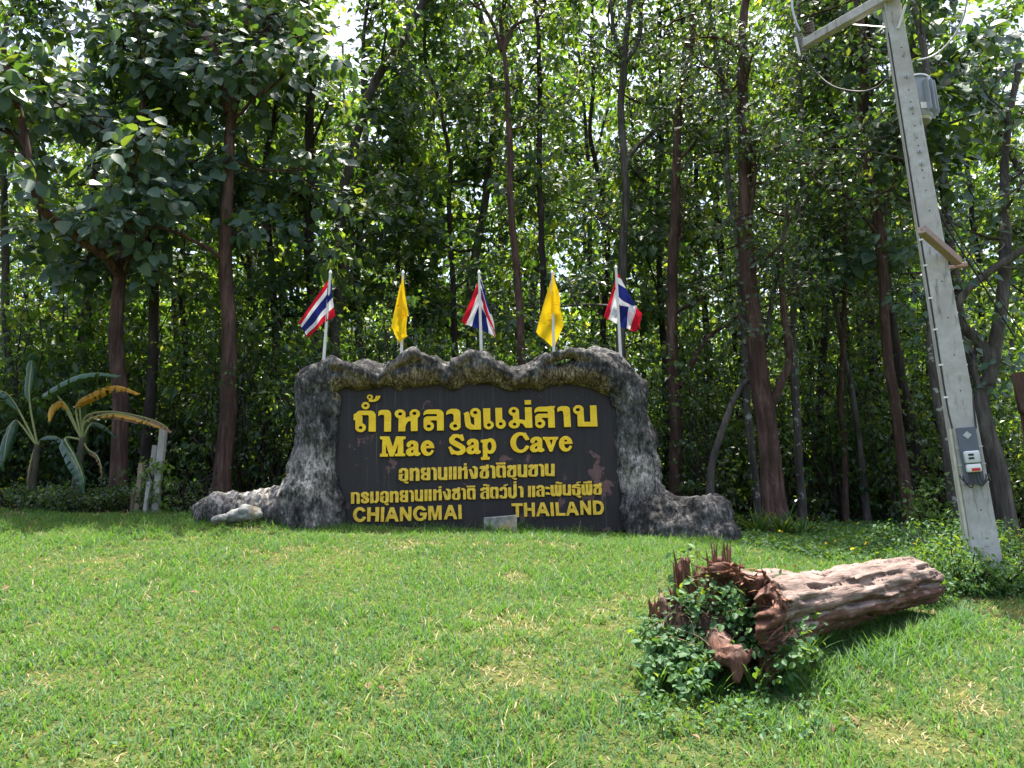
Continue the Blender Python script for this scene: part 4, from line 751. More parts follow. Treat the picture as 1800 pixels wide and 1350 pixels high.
# recessed cable, left cable, pale conduit, clips
def strip(name,rows,mt,r,lab=None,n=40): 
    q=[pp(s_of(y),a,b_,off) for y,a,b_,off in rows]; mb=MB(); tube(mb,spline(q,n),r,7); o=mb.build(name,mt,POLE); return o
strip('cable',[(395,1.02,-.7,0),(470,1.05,-.35,0),(600,1.04,-.3,0),(700,.98,-.8,.01),(755,.75,-1.04,.015)],WIRE,.0085)
strip('cable',[(60,-1.07,-.9,0),(250,-1.07,-.9,0),(500,-1.07,-.9,0),(700,-1.07,-.9,0),(752,-1.0,-1.05,.01)],WIRE,.007)
CREAM=plain('cream_conduit',(.45,.43,.34),.6,.3,.15,10)
strip('conduit',[(752,-1.14,-1.02,0),(850,-1.14,-1.02,0),(945,-1.14,-1.02,0)],CREAM,.013); strip('conduit',[(20,-1.1,-.6,0),(200,-1.1,-.6,0),(420,-1.1,-.6,0),(520,-1.1,-.6,0)],CREAM,.006)
WHT=plain('white_plastic',(.7,.7,.68),.5,.3)
for y_ in (423,468,524,580,642,700): mb=MB(); box(mb,pp(s_of(y_),-1.05,-.9),fx*.018,fy*.012,ax*.008,.002); mb.build('cable_clip',WHT,POLE,smooth=False)
for y_ in (441,478,514,555,604,645,690): mb=MB(); box(mb,pp(s_of(y_),1.04,-.38),fx*.012,fy*.02,ax*.007,.002); mb.build('cable_clip',WHT,POLE,smooth=False)
m,t,b=mat('old_timber',.9,.15); n=noise(t,coords(t,(1,1,1)),30,6,.7,.8); n2=noise(t,coords(t),5,4); c=mix(t,ramp(t,n2,[(.4,(0,)),(.65,(1,))]),ramp(t,n,[(.3,(.12,.09,.07)),(.6,(.3,.26,.22))]),(.3,.2,.19)); t.links.new(c,b.inputs['Base Color']); bump(t,b,n,.5,.01); TIM=m
def beam(name,a,b_,hw,mt,parent,roll=0):
    a=np.array(a);b_=np.array(b_); d=nrm(b_-a); s_=nrm(np.cross(d,(0,0,1.))); u=np.cross(s_,d); mb=MB(); box(mb,(a+b_)/2,d*np.linalg.norm(b_-a)/2,s_*hw,u*hw,.006); return mb.build(name,mt,parent,smooth=False)
s0=s_of(4); cfront=pp(s0,0,-1,.06*YP/7); A0=at(1414,78,YP+1.0); dd=cfront-A0; beam('crossarm',A0,cfront+dd*.75,.05*YP/7,CONC,POLE)
s1=s_of(428); c1=pp(s1,.75,-1,.055); A1=at(1620,404,YP-.5); d1=nrm(c1-A1); B1=at(1684,460,YP-.05); beam('crossarm',A1,B1,.036,TIM,POLE)
def band(name,pts,w_,mt):
    mb=MB(); 
    for a,b_ in zip(pts,pts[1:]): a=np.array(a);b_=np.array(b_); d=b_-a; s_=nrm(np.cross(d,(0,1.,0))); box(mb,(a+b_)/2,d/2,s_*w_,np.array((0,.004,0)))
    mb.build(name,mt,POLE,smooth=False)
kk_=pp(s_of(58),.1,-1,.012); band('brace',[at(1500,43,YP+.45),kk_],.012,WHT); band('brace',[kk_,at(1592,8,YP-.15)],.012,WHT)
# cut-out fuse and insulator at the end of the crossarm
FU=empty('fuse_cutout',A0); tag(FU,'grey ribbed cut-out fuse and insulator at the far end of the upper crossarm','fuse')
def ribbed(a,b_,r,n,mt,parent,name='insulator'):
    a=np.array(a);b_=np.array(b_); q=[];rr=[]
    for k in range(n): 
        for f,r_ in ((0,.55),(.35,1),(.6,.95),(.8,.55)): q.append(a+(b_-a)*(k+f)/n); rr.append(r*r_)
    mb=MB(); tube(mb,np.array(q),np.array(rr),14); mb.build(name,mt,parent)
PORC=plain('brown_porcelain',(.06,.045,.045),.25,.5); PG=plain('grey_porcelain',(.2,.2,.21),.35,.5)
yc=YP+1.0; ribbed(at(1404,62,yc),at(1413,92,yc),.045,7,PG,FU); ribbed(at(1424,60,yc-.1),at(1421,40,yc-.1),.06,4,PORC,FU)
mb=MB(); box(mb,(at(1402,82,yc-.06)),nrm(at(1406,96,yc)-at(1399,66,yc))*.12,(.012,0,.0),(0,.01,0),.002); mb.build('bracket',WHT,FU,smooth=False); mb=MB(); box(mb,at(1418,72,yc-.07),(0,0,.05),(.012,0,0),(0,.01,0),.002); mb.build('bracket',WHT,FU,smooth=False)
def cable(pts,r,label,mt=None,dash=None):
    q=spline([at(*p_) for p_ in pts],40); mb=MB(); tube(mb,q,r,7); o=mb.build('power_cable',mt or WIRE,loc=q[0]); tag(o,label,'cable'); return o
cable([(1406,55,yc),(1398,35,yc),(1392,5,yc),(1394,-60,yc)],.014,'short grey lead rising out of the frame from the cut-out fuse',STEEL)
cable([(1415,98,yc),(1432,125,yc-.1),(1465,152,yc-.3),(1510,161,yc-.5),(1540,154,YP+.25),(1560,138,YP+.12)],.010,'black cable sagging from the cut-out fuse to the pole')
cable([(1612,106,YP+.42),(1640,98,YP+.4),(1668,75,YP+.3),(1690,40,YP+.2),(1700,0,YP+.1),(1704,-60,YP)],.010,'grey cable arching up from the transformer to the top edge of the photo',STEEL)
cable([(1630,330,YP+.15),(1668,405,YP+.25),(1715,480,YP+.5),(1785,595,YP+1)],.009,'thicker black cable running down to the right from the pole')
cable([(1636,330,YP+.18),(1676,400,YP+.3),(1725,478,YP+.55),(1800,592,YP+1.05)],.007,'thin black cable just above the thicker one running down right')
cable([(1676,460,YP+.4),(1710,456,YP+.4),(1745,447,YP+.5),(1765,430,YP+.7),(1745,424,YP+.7),(1690,438,YP+.5)],.003,'thin dark wire looping right from the lower crossarm',WIRE)
# small insulator box at crossarm end
jb=at(1689,466,YP+.5); o=None; mb=MB(); box(mb,(0,0,0),(.055,0,0),(0,.03,0),(0,0,.025),.006); box(mb,(-.11,0,-.02),(.05,0,0),(0,.02,0),(0,0,.015),.004); o=mb.build('junction_box',plain('pink_plastic',(.4,.25,.22),.6,.3,.3,20),smooth=False); o.location=tuple(jb); tag(o,'small faded connector box at the end of the lower timber crossarm','box')
# transformer
TC=at(1608,180,YP+.36); TR=empty('transformer',TC-np.array((0,0,.25))); tag(TR,'grey cylindrical transformer with cooling fins mounted behind the concrete pole','transformer')
GT=plain('grey_enamel',(.26,.29,.33),.4,.4,.12,6); tr_=.15*YP/7; th_=.22*YP/7; tax=nrm(ax*.6+np.array((0,0,.4)))
mb=MB(); tube(mb,[TC-tax*th_,TC-tax*th_*.94,TC+tax*th_*.9,TC+tax*th_],[tr_*.93,tr_,tr_,tr_*.97],28); mb.build('tank',GT,TR); mb=MB(); tube(mb,[TC+tax*th_,TC+tax*(th_+.02),TC+tax*(th_+.045)],[tr_*1.1,tr_*1.1,tr_*.6],28); mb.build('lid',GT,TR)
mb=MB(); tube(mb,[TC-tax*(th_+.03),TC-tax*th_],[tr_*.8,tr_*.9],24); mb.build('base_ring',STEEL,TR)
for k in range(9):
    a=R(-78+k*17); d=np.array((math.cos(a),math.sin(a),0)); d=nrm(d-tax*(d@tax)); mb=MB(); box(mb,TC+d*(tr_+.03)-tax*.01,d*.034,nrm(np.cross(tax,d))*.005,tax*th_*.8,.002); mb.build('cooling_fin',GT,TR,smooth=False)
ribbed(TC+tax*(th_+.03)+np.array((-.0,0,0)),TC+tax*(th_+.25),.034,8,PORC,TR,'bushing')
mb=MB(); box(mb,TC-tax*.12+np.array((0,-tr_-.004,0)),(.034,0,0),(0,.003,0),tax*.034); mb.build('name_plate',WHT,TR,smooth=False)
for sx in (-1,1): mb=MB(); box(mb,TC+tax*(th_-.02)+np.array((sx*tr_*.75,-tr_*.75,0)),(.018,0,0),(0,.018,0),tax*.035,.004); mb.build('lid_clamp',STEEL,TR,smooth=False)
# meter
s2=s_of(798); MC=pp(s_of(803),-.02,-1,.02); MT=empty('electricity_meter',MC); tag(MT,'grey electricity meter board strapped to the front of the pole','meter')
GB=plain('dark_grey_board',(.10,.115,.14),.5,.35,.1,6); hgt=np.linalg.norm(pp(s_of(750),0,-1)-pp(s_of(848),0,-1))/2
mb=MB(); box(mb,MC,fx*PW(.2)*.72,fy*.012,ax*hgt,.005); mb.build('back_board',GB,MT,smooth=False)
mc=MC-fy*.04-ax*hgt*.05; mb=MB(); box(mb,mc,fx*.062,fy*.03,ax*.055,.012); mb.build('meter_case',plain('meter_case',(.52,.55,.56),.3,.5),MT)
for dz in (.02,-.012): mb=MB(); box(mb,mc-fy*.032+ax*dz-fx*.012,fx*.022,fy*.002,ax*.009); mb.build('dial',BLACK,MT,smooth=False)
mb=MB(); box(mb,mc-ax*.1,fx*.058,fy*.028,ax*.036,.01); o=mb.build('terminal_cover',WHT,MT); mb=MB(); box(mb,mc-ax*.115-fy*.0295+fx*.01,fx*.034,fy*.002,ax*.013); mb.build('red_label',plain('red_print',(.5,.03,.03),.5,.3),MT,smooth=False)
mb=MB(); box(mb,MC+ax*hgt*.72-fy*.014,nrm(fx+ax)*.026,fy*.003,nrm(ax-fx)*.026,.002); mb.build('emblem_plate',STEEL,MT,smooth=False)
for k,(a,drop) in enumerate(((-.5,.10),(-.25,.14),(.15,.13),(.45,.10))):
    st_=mc-ax*.135+fx*a*.09; q=spline([st_,st_-ax*drop*.7-fy*.01,st_-ax*drop+fx*.03*(1 if a>0 else -1)-fy*.01,st_-ax*drop*.5+fx*.07*(1 if a>0 else -1),st_-ax*drop*.2+fx*.075*(1 if a>0 else -1)],16); mb=MB(); tube(mb,q,.006,6); mb.build('lead',WIRE,MT)
for sy in (-.93,-.3,.3): 
    mb=MB(); box(mb,MC+ax*hgt*sy,fx*PW(.2)*1.03,fy*.004,ax*.006); mb.build('strap',STEEL,MT,smooth=False)
# ------------------------------------------------------------ stakes
def stake(x0,y0,x1,y1,w_,mt,Y,label):
    a=hit(x0,min(y0,1300)); a=at(x0,y0,Y); b_=at(x1,y1,Y); a[2]=min(a[2],float(gz(a[0],a[1])))-.02; d=nrm(b_-a); s_=nrm(np.cross(d,(0,1,.0))); f=np.cross(s_,d); mb=MB(); hw=w_/2/F*Y; box(mb,(a+b_)/2-a,(b_-a)/2,s_*hw,f*hw*.9,.004); o=mb.build('stake',mt,smooth=False); o.location=tuple(a); tag(o,label,'post','stakes by the banana plants')
DCON=plain('pale_post',(.30,.29,.27),.85,.2,.2,7,.3,40); DTIM=plain('worn_wood',(.25,.2,.15),.9,.15,.35,14,.4,50)
stake(272,908,288,750,11,DCON,9.9,'tallest pale concrete stake by the banana plants'); stake(257,908,273,783,8,DCON,10.1,'second tallest pale stake, just left of the tallest one')
stake(240,908,249,814,8,DTIM,10.0,'brown wooden stake, leftmost of the stakes by the banana plants'); stake(253,909,262,847,6,DCON,9.8,'short pale stake standing in front of the taller pair'); stake(230,909,236,860,6,DTIM,10.2,'short weathered wooden stub left of the brown stake')
# ------------------------------------------------------------ banana plants
def banana(px,py,Y,h,label,leafs,stem_r=.07):
    p0=at(px,py,Y); g=float(gz(p0[0],p0[1])); base=np.array((p0[0],p0[1],g)); root=empty('banana_plant',base); tag(root,label,'banana plant')
    sb=MB(); q=spline([base-np.array((0,0,.05)),base+np.array((.02,0,h*.5)),base+np.array((.05,0,h))],12); tube(sb,q,np.linspace(stem_r,stem_r*.55,12),10,3,.1); sb.build('stem',plain('banana_stem',(.06,.055,.035),.7,.3,.4,9),root)
    tip=q[-1]
    for pts,wd,mt,kind in leafs:
        P=np.array([at(x,y,Y+dy) for x,y,dy in pts]); P=np.vstack([tip-np.array((0,0,.03)),P]) if kind!='f' else P
        c=spline(P,60); t_=np.gradient(c,axis=0); t_=nrm(t_); u=np.array((0,0,1.)); sd_=nrm(np.cross(t_,u)); ups=np.cross(sd_,t_)
        tt=np.linspace(0,1,60); s0_=.22 if kind!='f' else .03; prof=np.where(tt>s0_,np.sin(np.clip((tt-s0_)/(1-s0_),0,1)**.75*math.pi)**.55,0)*wd
        rows=5; mbl=MB(); vs=[]
        for side in (-1,1):
            for r in range(rows): 
                f=(r)/(rows-1); dr={'g':.95,'d':1.5,'f':.5,'y':1.05}.get(kind,.3)
                tear=(vnoise(np.stack([tt*(34 if kind in 'gfy' else 60),0*tt+side*5,0*tt],-1),int(px)+3)); wv_=prof*f*(1+.1*tear*f)
                ang=dr*f if kind!='d' else 1.25
                vs.append(c+sd_*side*(wv_*math.cos(ang))[:,None]+(ups if kind!='d' else u)*(.12*wv_-wv_*math.sin(ang)*1.0)[:,None]+ups*(.02*tear*f)[:,None])
        V_=np.array(vs).reshape(2,rows,60,3)
        cut=np.sort(rng.choice(np.arange(14,56),6 if kind in 'gf' else 12,replace=False))
        for side in (0,1):
            arr=V_[side]; idx=np.arange(rows*60).reshape(rows,60); fs=[]
            for r in range(rows-1):
                for k in range(59):
                    if k in cut and r>=(1 if kind=='d' else 2): continue
                    fs.append((idx[r,k],idx[r,k+1],idx[r+1,k+1],idx[r+1,k]))
            mbl.add(arr.reshape(-1,3),fs,np.repeat(rng.random(),len(fs)))
        lf=mbl.build('leaf',mt,root,attr=True); 
        if mt is L_YEL: lf['label']='yellow ageing banana leaf'
        if mt is L_DRY: lf['label']='brown dried tattered banana leaf'
        rb=MB(); tube(rb,c[:56]-ups[:56]*.004,np.linspace(.017,.004,56),6); rb.build('midrib',plain('midrib',(.2,.22,.08),.5,.3),lf)
banana(128,905,9.9,.98,'banana plant by the stakes with yellow and brown leaves, nearer of the two',[
 ([(105,700,0),(85,690,-.1),(130,663,-.2),(170,655,-.3),(212,660,-.4)],.13,L_BAN,'g'),
 ([(135,715,0),(165,690,-.1),(205,678,-.2),(247,692,-.3)],.12,L_YEL,'y'),
 ([(118,715,0),(105,705,0),(92,715,-.1),(86,742,-.2)],.1,L_YEL,'y'),
 ([(150,733,0),(190,723,-.1),(240,730,-.2),(280,742,-.25),(303,760,-.3)],.13,L_DRY,'d'),
 ([(152,740,-.1),(200,727,-.25),(250,738,-.3),(285,752,-.35)],.05,L_YEL,'d'),
 ([(115,770,-.1),(130,800,-.3),(145,835,-.4),(148,868,-.42)],.14,L_BAN,'g'),
 ([(140,700,.1),(148,690,.1),(152,740,.2),(150,800,.3)],.09,L_BAN,'g'),
 ([(155,790,0),(170,800,-.1),(178,820,-.15),(178,842,-.15)],.06,L_DRY,'d'),
 ([(160,745,.2),(185,750,.3),(205,770,.35)],.07,L_BAN,'g')])
banana(50,905,10.3,.9,'banana plant with hanging grey green leaves, at the left edge of the photo',[
 ([(30,740,0),(15,760,-.1),(8,800,-.2),(8,830,-.2)],.12,L_BAN,'g'),([(52,700,0),(56,640,.1),(60,625,.1),(66,690,.2)],.11,L_BAN,'g'),
 ([(75,770,-.1),(100,768,-.2),(125,790,-.3)],.07,L_BAN,'g'),([(60,790,0),(50,830,-.1),(48,870,-.1)],.07,L_DRY,'d'),([(20,700,0),(-10,690,0),(-40,720,0)],.12,L_BAN,'g')])
# ------------------------------------------------------------ fallen log
m,t,b=mat('dead_wood',.85,.2); v=coords(t,(1.,1.,1.)); g=nd(t,'ShaderNodeAttribute'); g.attribute_name='grain'; gv_=g.outputs['Vector']
n=noise(t,gv_,1,8,.7,.6); n2=noise(t,v,3.2,5,.6); n3=noise(t,gv_,3,4,.6)
c=ramp(t,n,[(.33,(.025,.017,.014)),(.42,(.15,.105,.088)),(.55,(.24,.18,.155)),(.74,(.36,.29,.26))]); red=ramp(t,n,[(.3,(.03,.015,.011)),(.55,(.14,.068,.048)),(.8,(.28,.17,.125))])
rz=nd(t,'ShaderNodeMath',operation='ADD'); t.links.new(attrf(t,'low'),rz.inputs[0]); t.links.new(n2,rz.inputs[1]); c=mix(t,ramp(t,rz.outputs[0],[(.78,(0,)),(.98,(1,))]),c,red)
t.links.new(c,b.inputs['Base Color']); nb=bump(t,None,n3,.5,.01); bump(t,b,n,.9,.025,nb); WOOD=m
LA=at(1292,1092,4.45); LB=at(1628,1016,6.0); LX=nrm(LB-LA); LL=np.linalg.norm(LB-LA); LZ=np.array((0,0,1.)); LYv=nrm(np.cross(LZ,LX)); LZ=np.cross(LX,LYv)
def lw(px,py,Y): return at(px,py,Y)
def logf(G):
    q=G-LA; x=q@LX; y=q@LYv; z=q@LZ; th_=np.arctan2(z,y); r=np.hypot(y,z)
    k=np.clip(x/LL,-.3,1.2); R_=np.interp(k,[-.1,0,.12,.3,.6,.85,1,1.04],[.335,.315,.255,.215,.2,.185,.17,.13])
    R_=R_+np.exp(-np.clip(k,0,1)*6)*(.04*np.sin(th_*5+1)+.025*np.sin(th_*9+x*3))+.02*vnoise(np.stack([x*2.,np.cos(th_)*1.2,np.sin(th_)*1.2],-1),3)+.010*np.abs(vnoise(np.stack([x*1.6-th_*1.5,np.cos(th_)*7,np.sin(th_)*7],-1),6))*-1
    d=r-R_; d=np.maximum(d,x-LL*.965-.05*vnoise(np.stack([y*9,z*9,0*x],-1),2)); d=np.maximum(d,-x-.04-.16*vnoise(np.stack([np.cos(th_)*4,np.sin(th_)*4,0*x],-1),7)-.10*vnoise(np.stack([np.cos(th_)*11,np.sin(th_)*11,0*x],-1),27))
    hol=np.hypot(y,z)-(.21-.22*np.clip(x/.5,-.2,1)); d=np.maximum(d,-hol*.8)
    def add(a,b_,ra,rb,kk2=.03): 
        nonlocal d; d=smin(d,cone(G,a,b_,ra,rb),kk2)
    add(lw(1264,1070,4.55),lw(1268,985,4.55),.05,.032,.015); add(lw(1281,1080,4.56),lw(1284,962,4.56),.045,.016,.015); add(lw(1250,1060,4.55),lw(1246,985,4.55),.035,.010,.015); add(lw(1272,1060,4.53),lw(1274,968,4.53),.03,.014,.01)
    add(lw(1230,1065,4.6),lw(1226,1010,4.62),.05,.02,.02); add(lw(1300,1050,4.5),lw(1302,1000,4.55),.05,.015,.02); add(lw(1170,1080,4.6),lw(1160,1035,4.65),.04,.012,.02); add(lw(1140,1100,4.6),lw(1132,1060,4.62),.03,.012,.02); add(lw(1203,1060,4.62),lw(1199,985,4.62),.045,.03,.015); add(lw(1209,1050,4.62),lw(1211,966,4.62),.022,.010,.01); add(lw(1195,1030,4.6),lw(1192,972,4.6),.02,.008,.01); add(lw(1150,1062,4.75),lw(1215,1040,4.8),.02,.035); add(lw(1140,1085,4.7),lw(1155,1062,4.75),.012,.02)
    add(lw(1295,1020,4.7),lw(1336,1018,4.75),.04,.018); add(lw(1215,1050,4.8),lw(1290,1050,4.75),.05,.06)
    add(lw(1265,1150,4.15),lw(1345,1150,4.25),.026,.034); add(lw(1262,1155,4.15),lw(1260,1130,4.3),.04,.07); add(lw(1290,1160,4.15),lw(1292,1195,4.12),.038,.022); add(lw(1310,1160,4.18),lw(1312,1185,4.2),.022,.012); add(lw(1345,1150,4.25),lw(1345,1180,4.3),.03,.02)
    add(lw(1355,1005,4.9),lw(1372,1005,4.95),.035,.03); add(lw(1457,1008,5.1),lw(1460,1001,5.1),.03,.014); add(lw(1434,1010,5.05),lw(1436,1003,5.05),.026,.018)
    bumpn=.022*vnoise(G*np.array((6,6,6)),13)+.012*vnoise(G*np.array((17,17,17)),14)+.02*vnoise(G*np.array((26,26,4)),15)*(x<.15)
    ga=.03*np.clip(vnoise(np.stack([x*1.3,np.cos(th_)*9,np.sin(th_)*9],-1),16)-.15,0,1)
    gouge=.13*np.clip(vnoise(np.stack([x*3.2-th_*1.2,np.cos(th_)*8,np.sin(th_)*8],-1),19)-.34,0,1)*(x>.1)+.05*np.clip(vnoise(np.stack([x*9,np.cos(th_)*16,np.sin(th_)*16],-1),41)-.3,0,1)
    return d+bumpn*.6+ga+gouge*.9
lo=np.minimum(LA,LB)-.5; hi=np.maximum(LA,LB)+.5; lo[0]=lw(1125,1080,4.4)[0]-.05
V,Q=nets(logf,lo,hi,.0165); N=np.zeros_like(V); a=np.cross(V[Q[:,2]]-V[Q[:,0]],V[Q[:,3]]-V[Q[:,1]])
for k in range(4): np.add.at(N,Q[:,k],a)
N=nrm(N); q=V-LA; x=q@LX; y=q@LYv; z=q@LZ; th_=np.arctan2(z,y)
if (N*(V-(LA+x[:,None]*LX))).sum()<0: N=-N; Q=Q[:,::-1]
gr=np.stack([x*2.2-th_*.5,np.cos(th_)*7+x*.5,np.sin(th_)*7],-1); shard=(x<.05)&(np.abs(V[:,2]-LA[2])>.1); gr[shard]=V[shard]*np.array((22,22,2.5)); up_end=(x<.12)
V=V+N*(.012*fbm(gr,1.,4,5))[:,None]
mb=MB(); mb.add(V,Q); me=mb.mesh('fallen_log',origin=(LA[0],LA[1],float(gz(LA[0],LA[1])))); 
a_=me.attributes.new('grain','FLOAT_VECTOR','POINT'); a_.data.foreach_set('vector',gr.astype(np.float32).ravel()); a_=me.attributes.new('low','FLOAT','POINT'); lowv=np.clip(.42-z/.2*.35,0,1)*(N[:,2]<.2)+np.where(shard|(x<0),.5,0); a_.data.foreach_set('value',lowv.astype(np.float32))
o=link('fallen_log',me,WOOD); o.location=(LA[0],LA[1],float(gz(LA[0],LA[1]))); tag(o,'weathered fallen tree trunk with splintered hollow root end lying on the lawn','log')
sp=MB()
def sliver(p0,d,L,w_):
    d=nrm(np.array(d)); m_=p0+d*L*.55+rng.normal(size=3)*.006; tube(sp,np.array([p0,m_,p0+d*L+rng.normal(size=3)*.012]),[w_,w_*.85,w_*.12],4,squash=.45)
for (x0,y0,Y0,hw,top,n_) in ((1268,1055,4.5,.085,.40,34),(1203,1055,4.58,.055,.32,20),(1235,1070,4.55,.07,.2,14),(1165,1085,4.58,.07,.17,12),(1300,1050,4.45,.05,.2,10)):
    b0=lw(x0,y0,Y0)
    for k in range(n_):
        u=rng.uniform(-1,1); sliver(b0+np.array((u*hw,rng.uniform(-.02,.02),rng.uniform(-.1,0))),(u*.12+rng.normal()*.05,rng.normal()*.05,1),top*rng.uniform(.55,1.05)*(1-.35*abs(u)**2),rng.uniform(.008,.02))
for k in range(210):
    th0=rng.uniform(0,2*math.pi); rr_=rng.uniform(.25,.33); b0=LA-LX*rng.uniform(-.12,.02)+(LYv*math.cos(th0)+LZ*math.sin(th0))*rr_
    if b0[2]<gz(b0[0],b0[1])+.03: continue
    sliver(b0,-LX+(LYv*math.cos(th0)+LZ*math.sin(th0))*rng.uniform(0,.6)+rng.normal(size=3)*.15,rng.uniform(.05,.2),rng.uniform(.006,.014))
m,t,b=mat('splinter_wood',.9,.12); n=noise(t,coords(t,(60,60,6)),1,5,.7); c=ramp(t,n,[(.35,(.045,.02,.013)),(.5,(.15,.07,.045)),(.7,(.30,.17,.115))]); t.links.new(c,b.inputs['Base Color']); bump(t,b,n,.8,.01)
sp.build('splinters',m,o,smooth=False)
# creeper over the stump
cr=MB(); C=[]
def project(P): 
    q=P-EYE; zc=q@fw; return 900+F*(q@rt)/zc,675-F*(q@up)/zc
n=2600; px_=rng.uniform(1095,1320,n); py_=rng.uniform(1020,1250,n); nz_=vnoise(np.stack([px_/38,py_/38,0*px_],-1),61)
edge=np.hypot((px_-1212)/100,(py_-1128)/92); ok=(edge+.35*nz_<.9)&~((px_<1170)&(py_<1050))&(rng.random(n)<np.clip(.75+.5*nz_,.1,1)); ok&=~((px_>1255)&(py_<1085)&(rng.random(n)<.75)); ok&=~((px_>1262)&(py_>1140)&(py_<1200)&(rng.random(n)<.8))
Yv=4.62-.55*np.clip((py_-1050)/150,0,1)+.16*rng.random(n)-.1*np.clip((px_-1180)/110,0,1)
for a,b_,c_ in zip(px_[ok],py_[ok],Yv[ok]): C.append(at(a,b_,c_))
for pts,cnt in (([(1205,975,4.7),(1200,1010,4.68),(1215,1040,4.6)],30),([(1295,1015,4.62),(1310,1040,4.5),(1325,1070,4.42),(1330,1110,4.3)],40),([(1240,1050,4.4),(1262,1020,4.42),(1290,1045,4.38),(1300,1090,4.3)],46),([(1190,1060,4.45),(1215,1030,4.45),(1235,1075,4.42)],34),([(1260,1080,4.4),(1300,1120,4.3),(1340,1140,4.2)],36),([(1325,1020,4.6),(1375,1030,4.6),(1410,1065,4.65),(1420,1095,4.7),(1405,1105,4.6)],34),([(1300,1040,4.5),(1340,1060,4.45),(1385,1095,4.4),(1410,1100,4.4)],26),([(1290,1070,4.35),(1330,1100,4.3),(1360,1120,4.2)],12),([(1370,1130,4.2),(1400,1140,4.2),(1430,1125,4.3),(1390,1165,4.15),(1350,1190,4.05)],50),([(1280,1080,4.3),(1300,1065,4.35)],14)):
    for t_ in rng.uniform(0,len(pts)-1,cnt): k=int(t_); f=t_-k; C.append(at(*(np.array(pts[k])*(1-f)+np.array(pts[min(k+1,len(pts)-1)])*f))+rng.normal(size=3)*.035)
C=np.array(C); zg=gz(C[:,0],C[:,1]); C[:,2]=np.maximum(C[:,2],zg+.03); sz=rng.random(len(C)); cluster(cr,C[sz<.5],.045,5,.032,.7,.75,True,bias=(0,-.35,.1),droop=.2); cluster(cr,C[sz>=.5],.06,3,.05,.7,.8,True,bias=(0,-.35,.1),droop=.2)
rq=rng.random(170); C2=np.array([at(px,py,4.6-.7*np.clip((py-1050)/160,0,1.4)) for px,py in zip(rng.uniform(1100,1480,170),rng.uniform(1160,1262,170))]); C2[:,2]=gz(C2[:,0],C2[:,1])+.02+.05*rq; cluster(cr,C2,.05,4,.034,.9,.75,True,droop=.15)
vb=MB()
for k in range(26):
    a_=C[rng.integers(0,len(C))]; b_=C[rng.integers(0,len(C))]
    if np.linalg.norm(a_-b_)<.45: tube(vb,spline([a_,(a_+b_)/2+rng.normal(size=3)*.03-np.array((0,.03,-.02)),b_],8),.0028,4,cap=False)
vo=vb.build('vine_stems',plain('vine_stem',(.16,.12,.07),.8,.2,.3,20)); tag(vo,'thin brown creeper stems tangled over the root end of the log','stems',kind='stuff')
o=cr.build('creeper',L_COVER,smooth=False,attr=True,loc=(C[0][0],C[0][1],float(gz(C[0][0],C[0][1])))); tag(o,'leafy green creeper growing over the hollow root end of the fallen log','creeper',kind='stuff')
# dark soil clod inside root end
def clod(G):
    d=cone(G,at(1200,1110,4.62),at(1270,1120,4.5),.17,.19); return smin(d,cone(G,at(1180,1165,4.5),at(1265,1170,4.4),.11,.12),.05)+.03*vnoise(G/.06,3)
c0=at(1230,1140,4.5); o=sculpt('root_clod',clod,c0-.55,c0+.55,.022,plain('dark_earth',(.035,.024,.018),.95,.1,.4,20),.03,.06,loc=(c0[0],c0[1],float(gz(c0[0],c0[1])))); tag(o,'dark earth and root mass behind the creeper at the root end of the log','root mass')
# ------------------------------------------------------------ ground cover, weeds, tufts
def region_pts(n,poly,x0,x1,y0,y1):
    x=rng.uniform(x0,x1,n); y=rng.uniform(y0,y1,n); P=np.stack([x,y,gz(x,y)],-1); a,b_=project(P); return P[sdpoly(a,b_,poly)<0]
gcp=[(1290,935),(1380,925),(1500,938),(1600,950),(1690,965),(1800,958),(1900,960),(1900,1040),(1800,1050),(1700,1045),(1640,1035),(1640,1000),(1560,985),(1450,985),(1400,975),(1300,958)]
P=region_pts(30000,gcp,1.8,9,5.2,11.5); cb=MB(); h=.02+.16*np.clip(vnoise(P*np.array((1.1,1.1,0)),8)+.35,0,1)*np.clip((P[:,0]-2)/2.5,.3,1.5); P=P+np.stack([0*h,0*h,h*rng.random(len(h))],-1)
cluster(cb,P[:9000],.06,5,.055,.8,.6,False); tag(cb.build('ground_cover',L_COVER,smooth=False,attr=True),'low leafy ground cover with tiny yellow flowers around the pole foot','ground cover',kind='stuff')
fb=MB(); FY=plain('flower_yellow',(.8,.6,.03),.6,.2)
Pf=P[rng.choice(len(P),45,replace=False)]+np.array((0,0,.07)); leaves(fb,np.repeat(Pf,5,0),rnd_dir(225),rnd_dir(225,1.5),.028,droop=0); tag(fb.build('yellow_flowers',FY,smooth=False),'tiny yellow flowers dotted over the ground cover','flowers',kind='stuff')
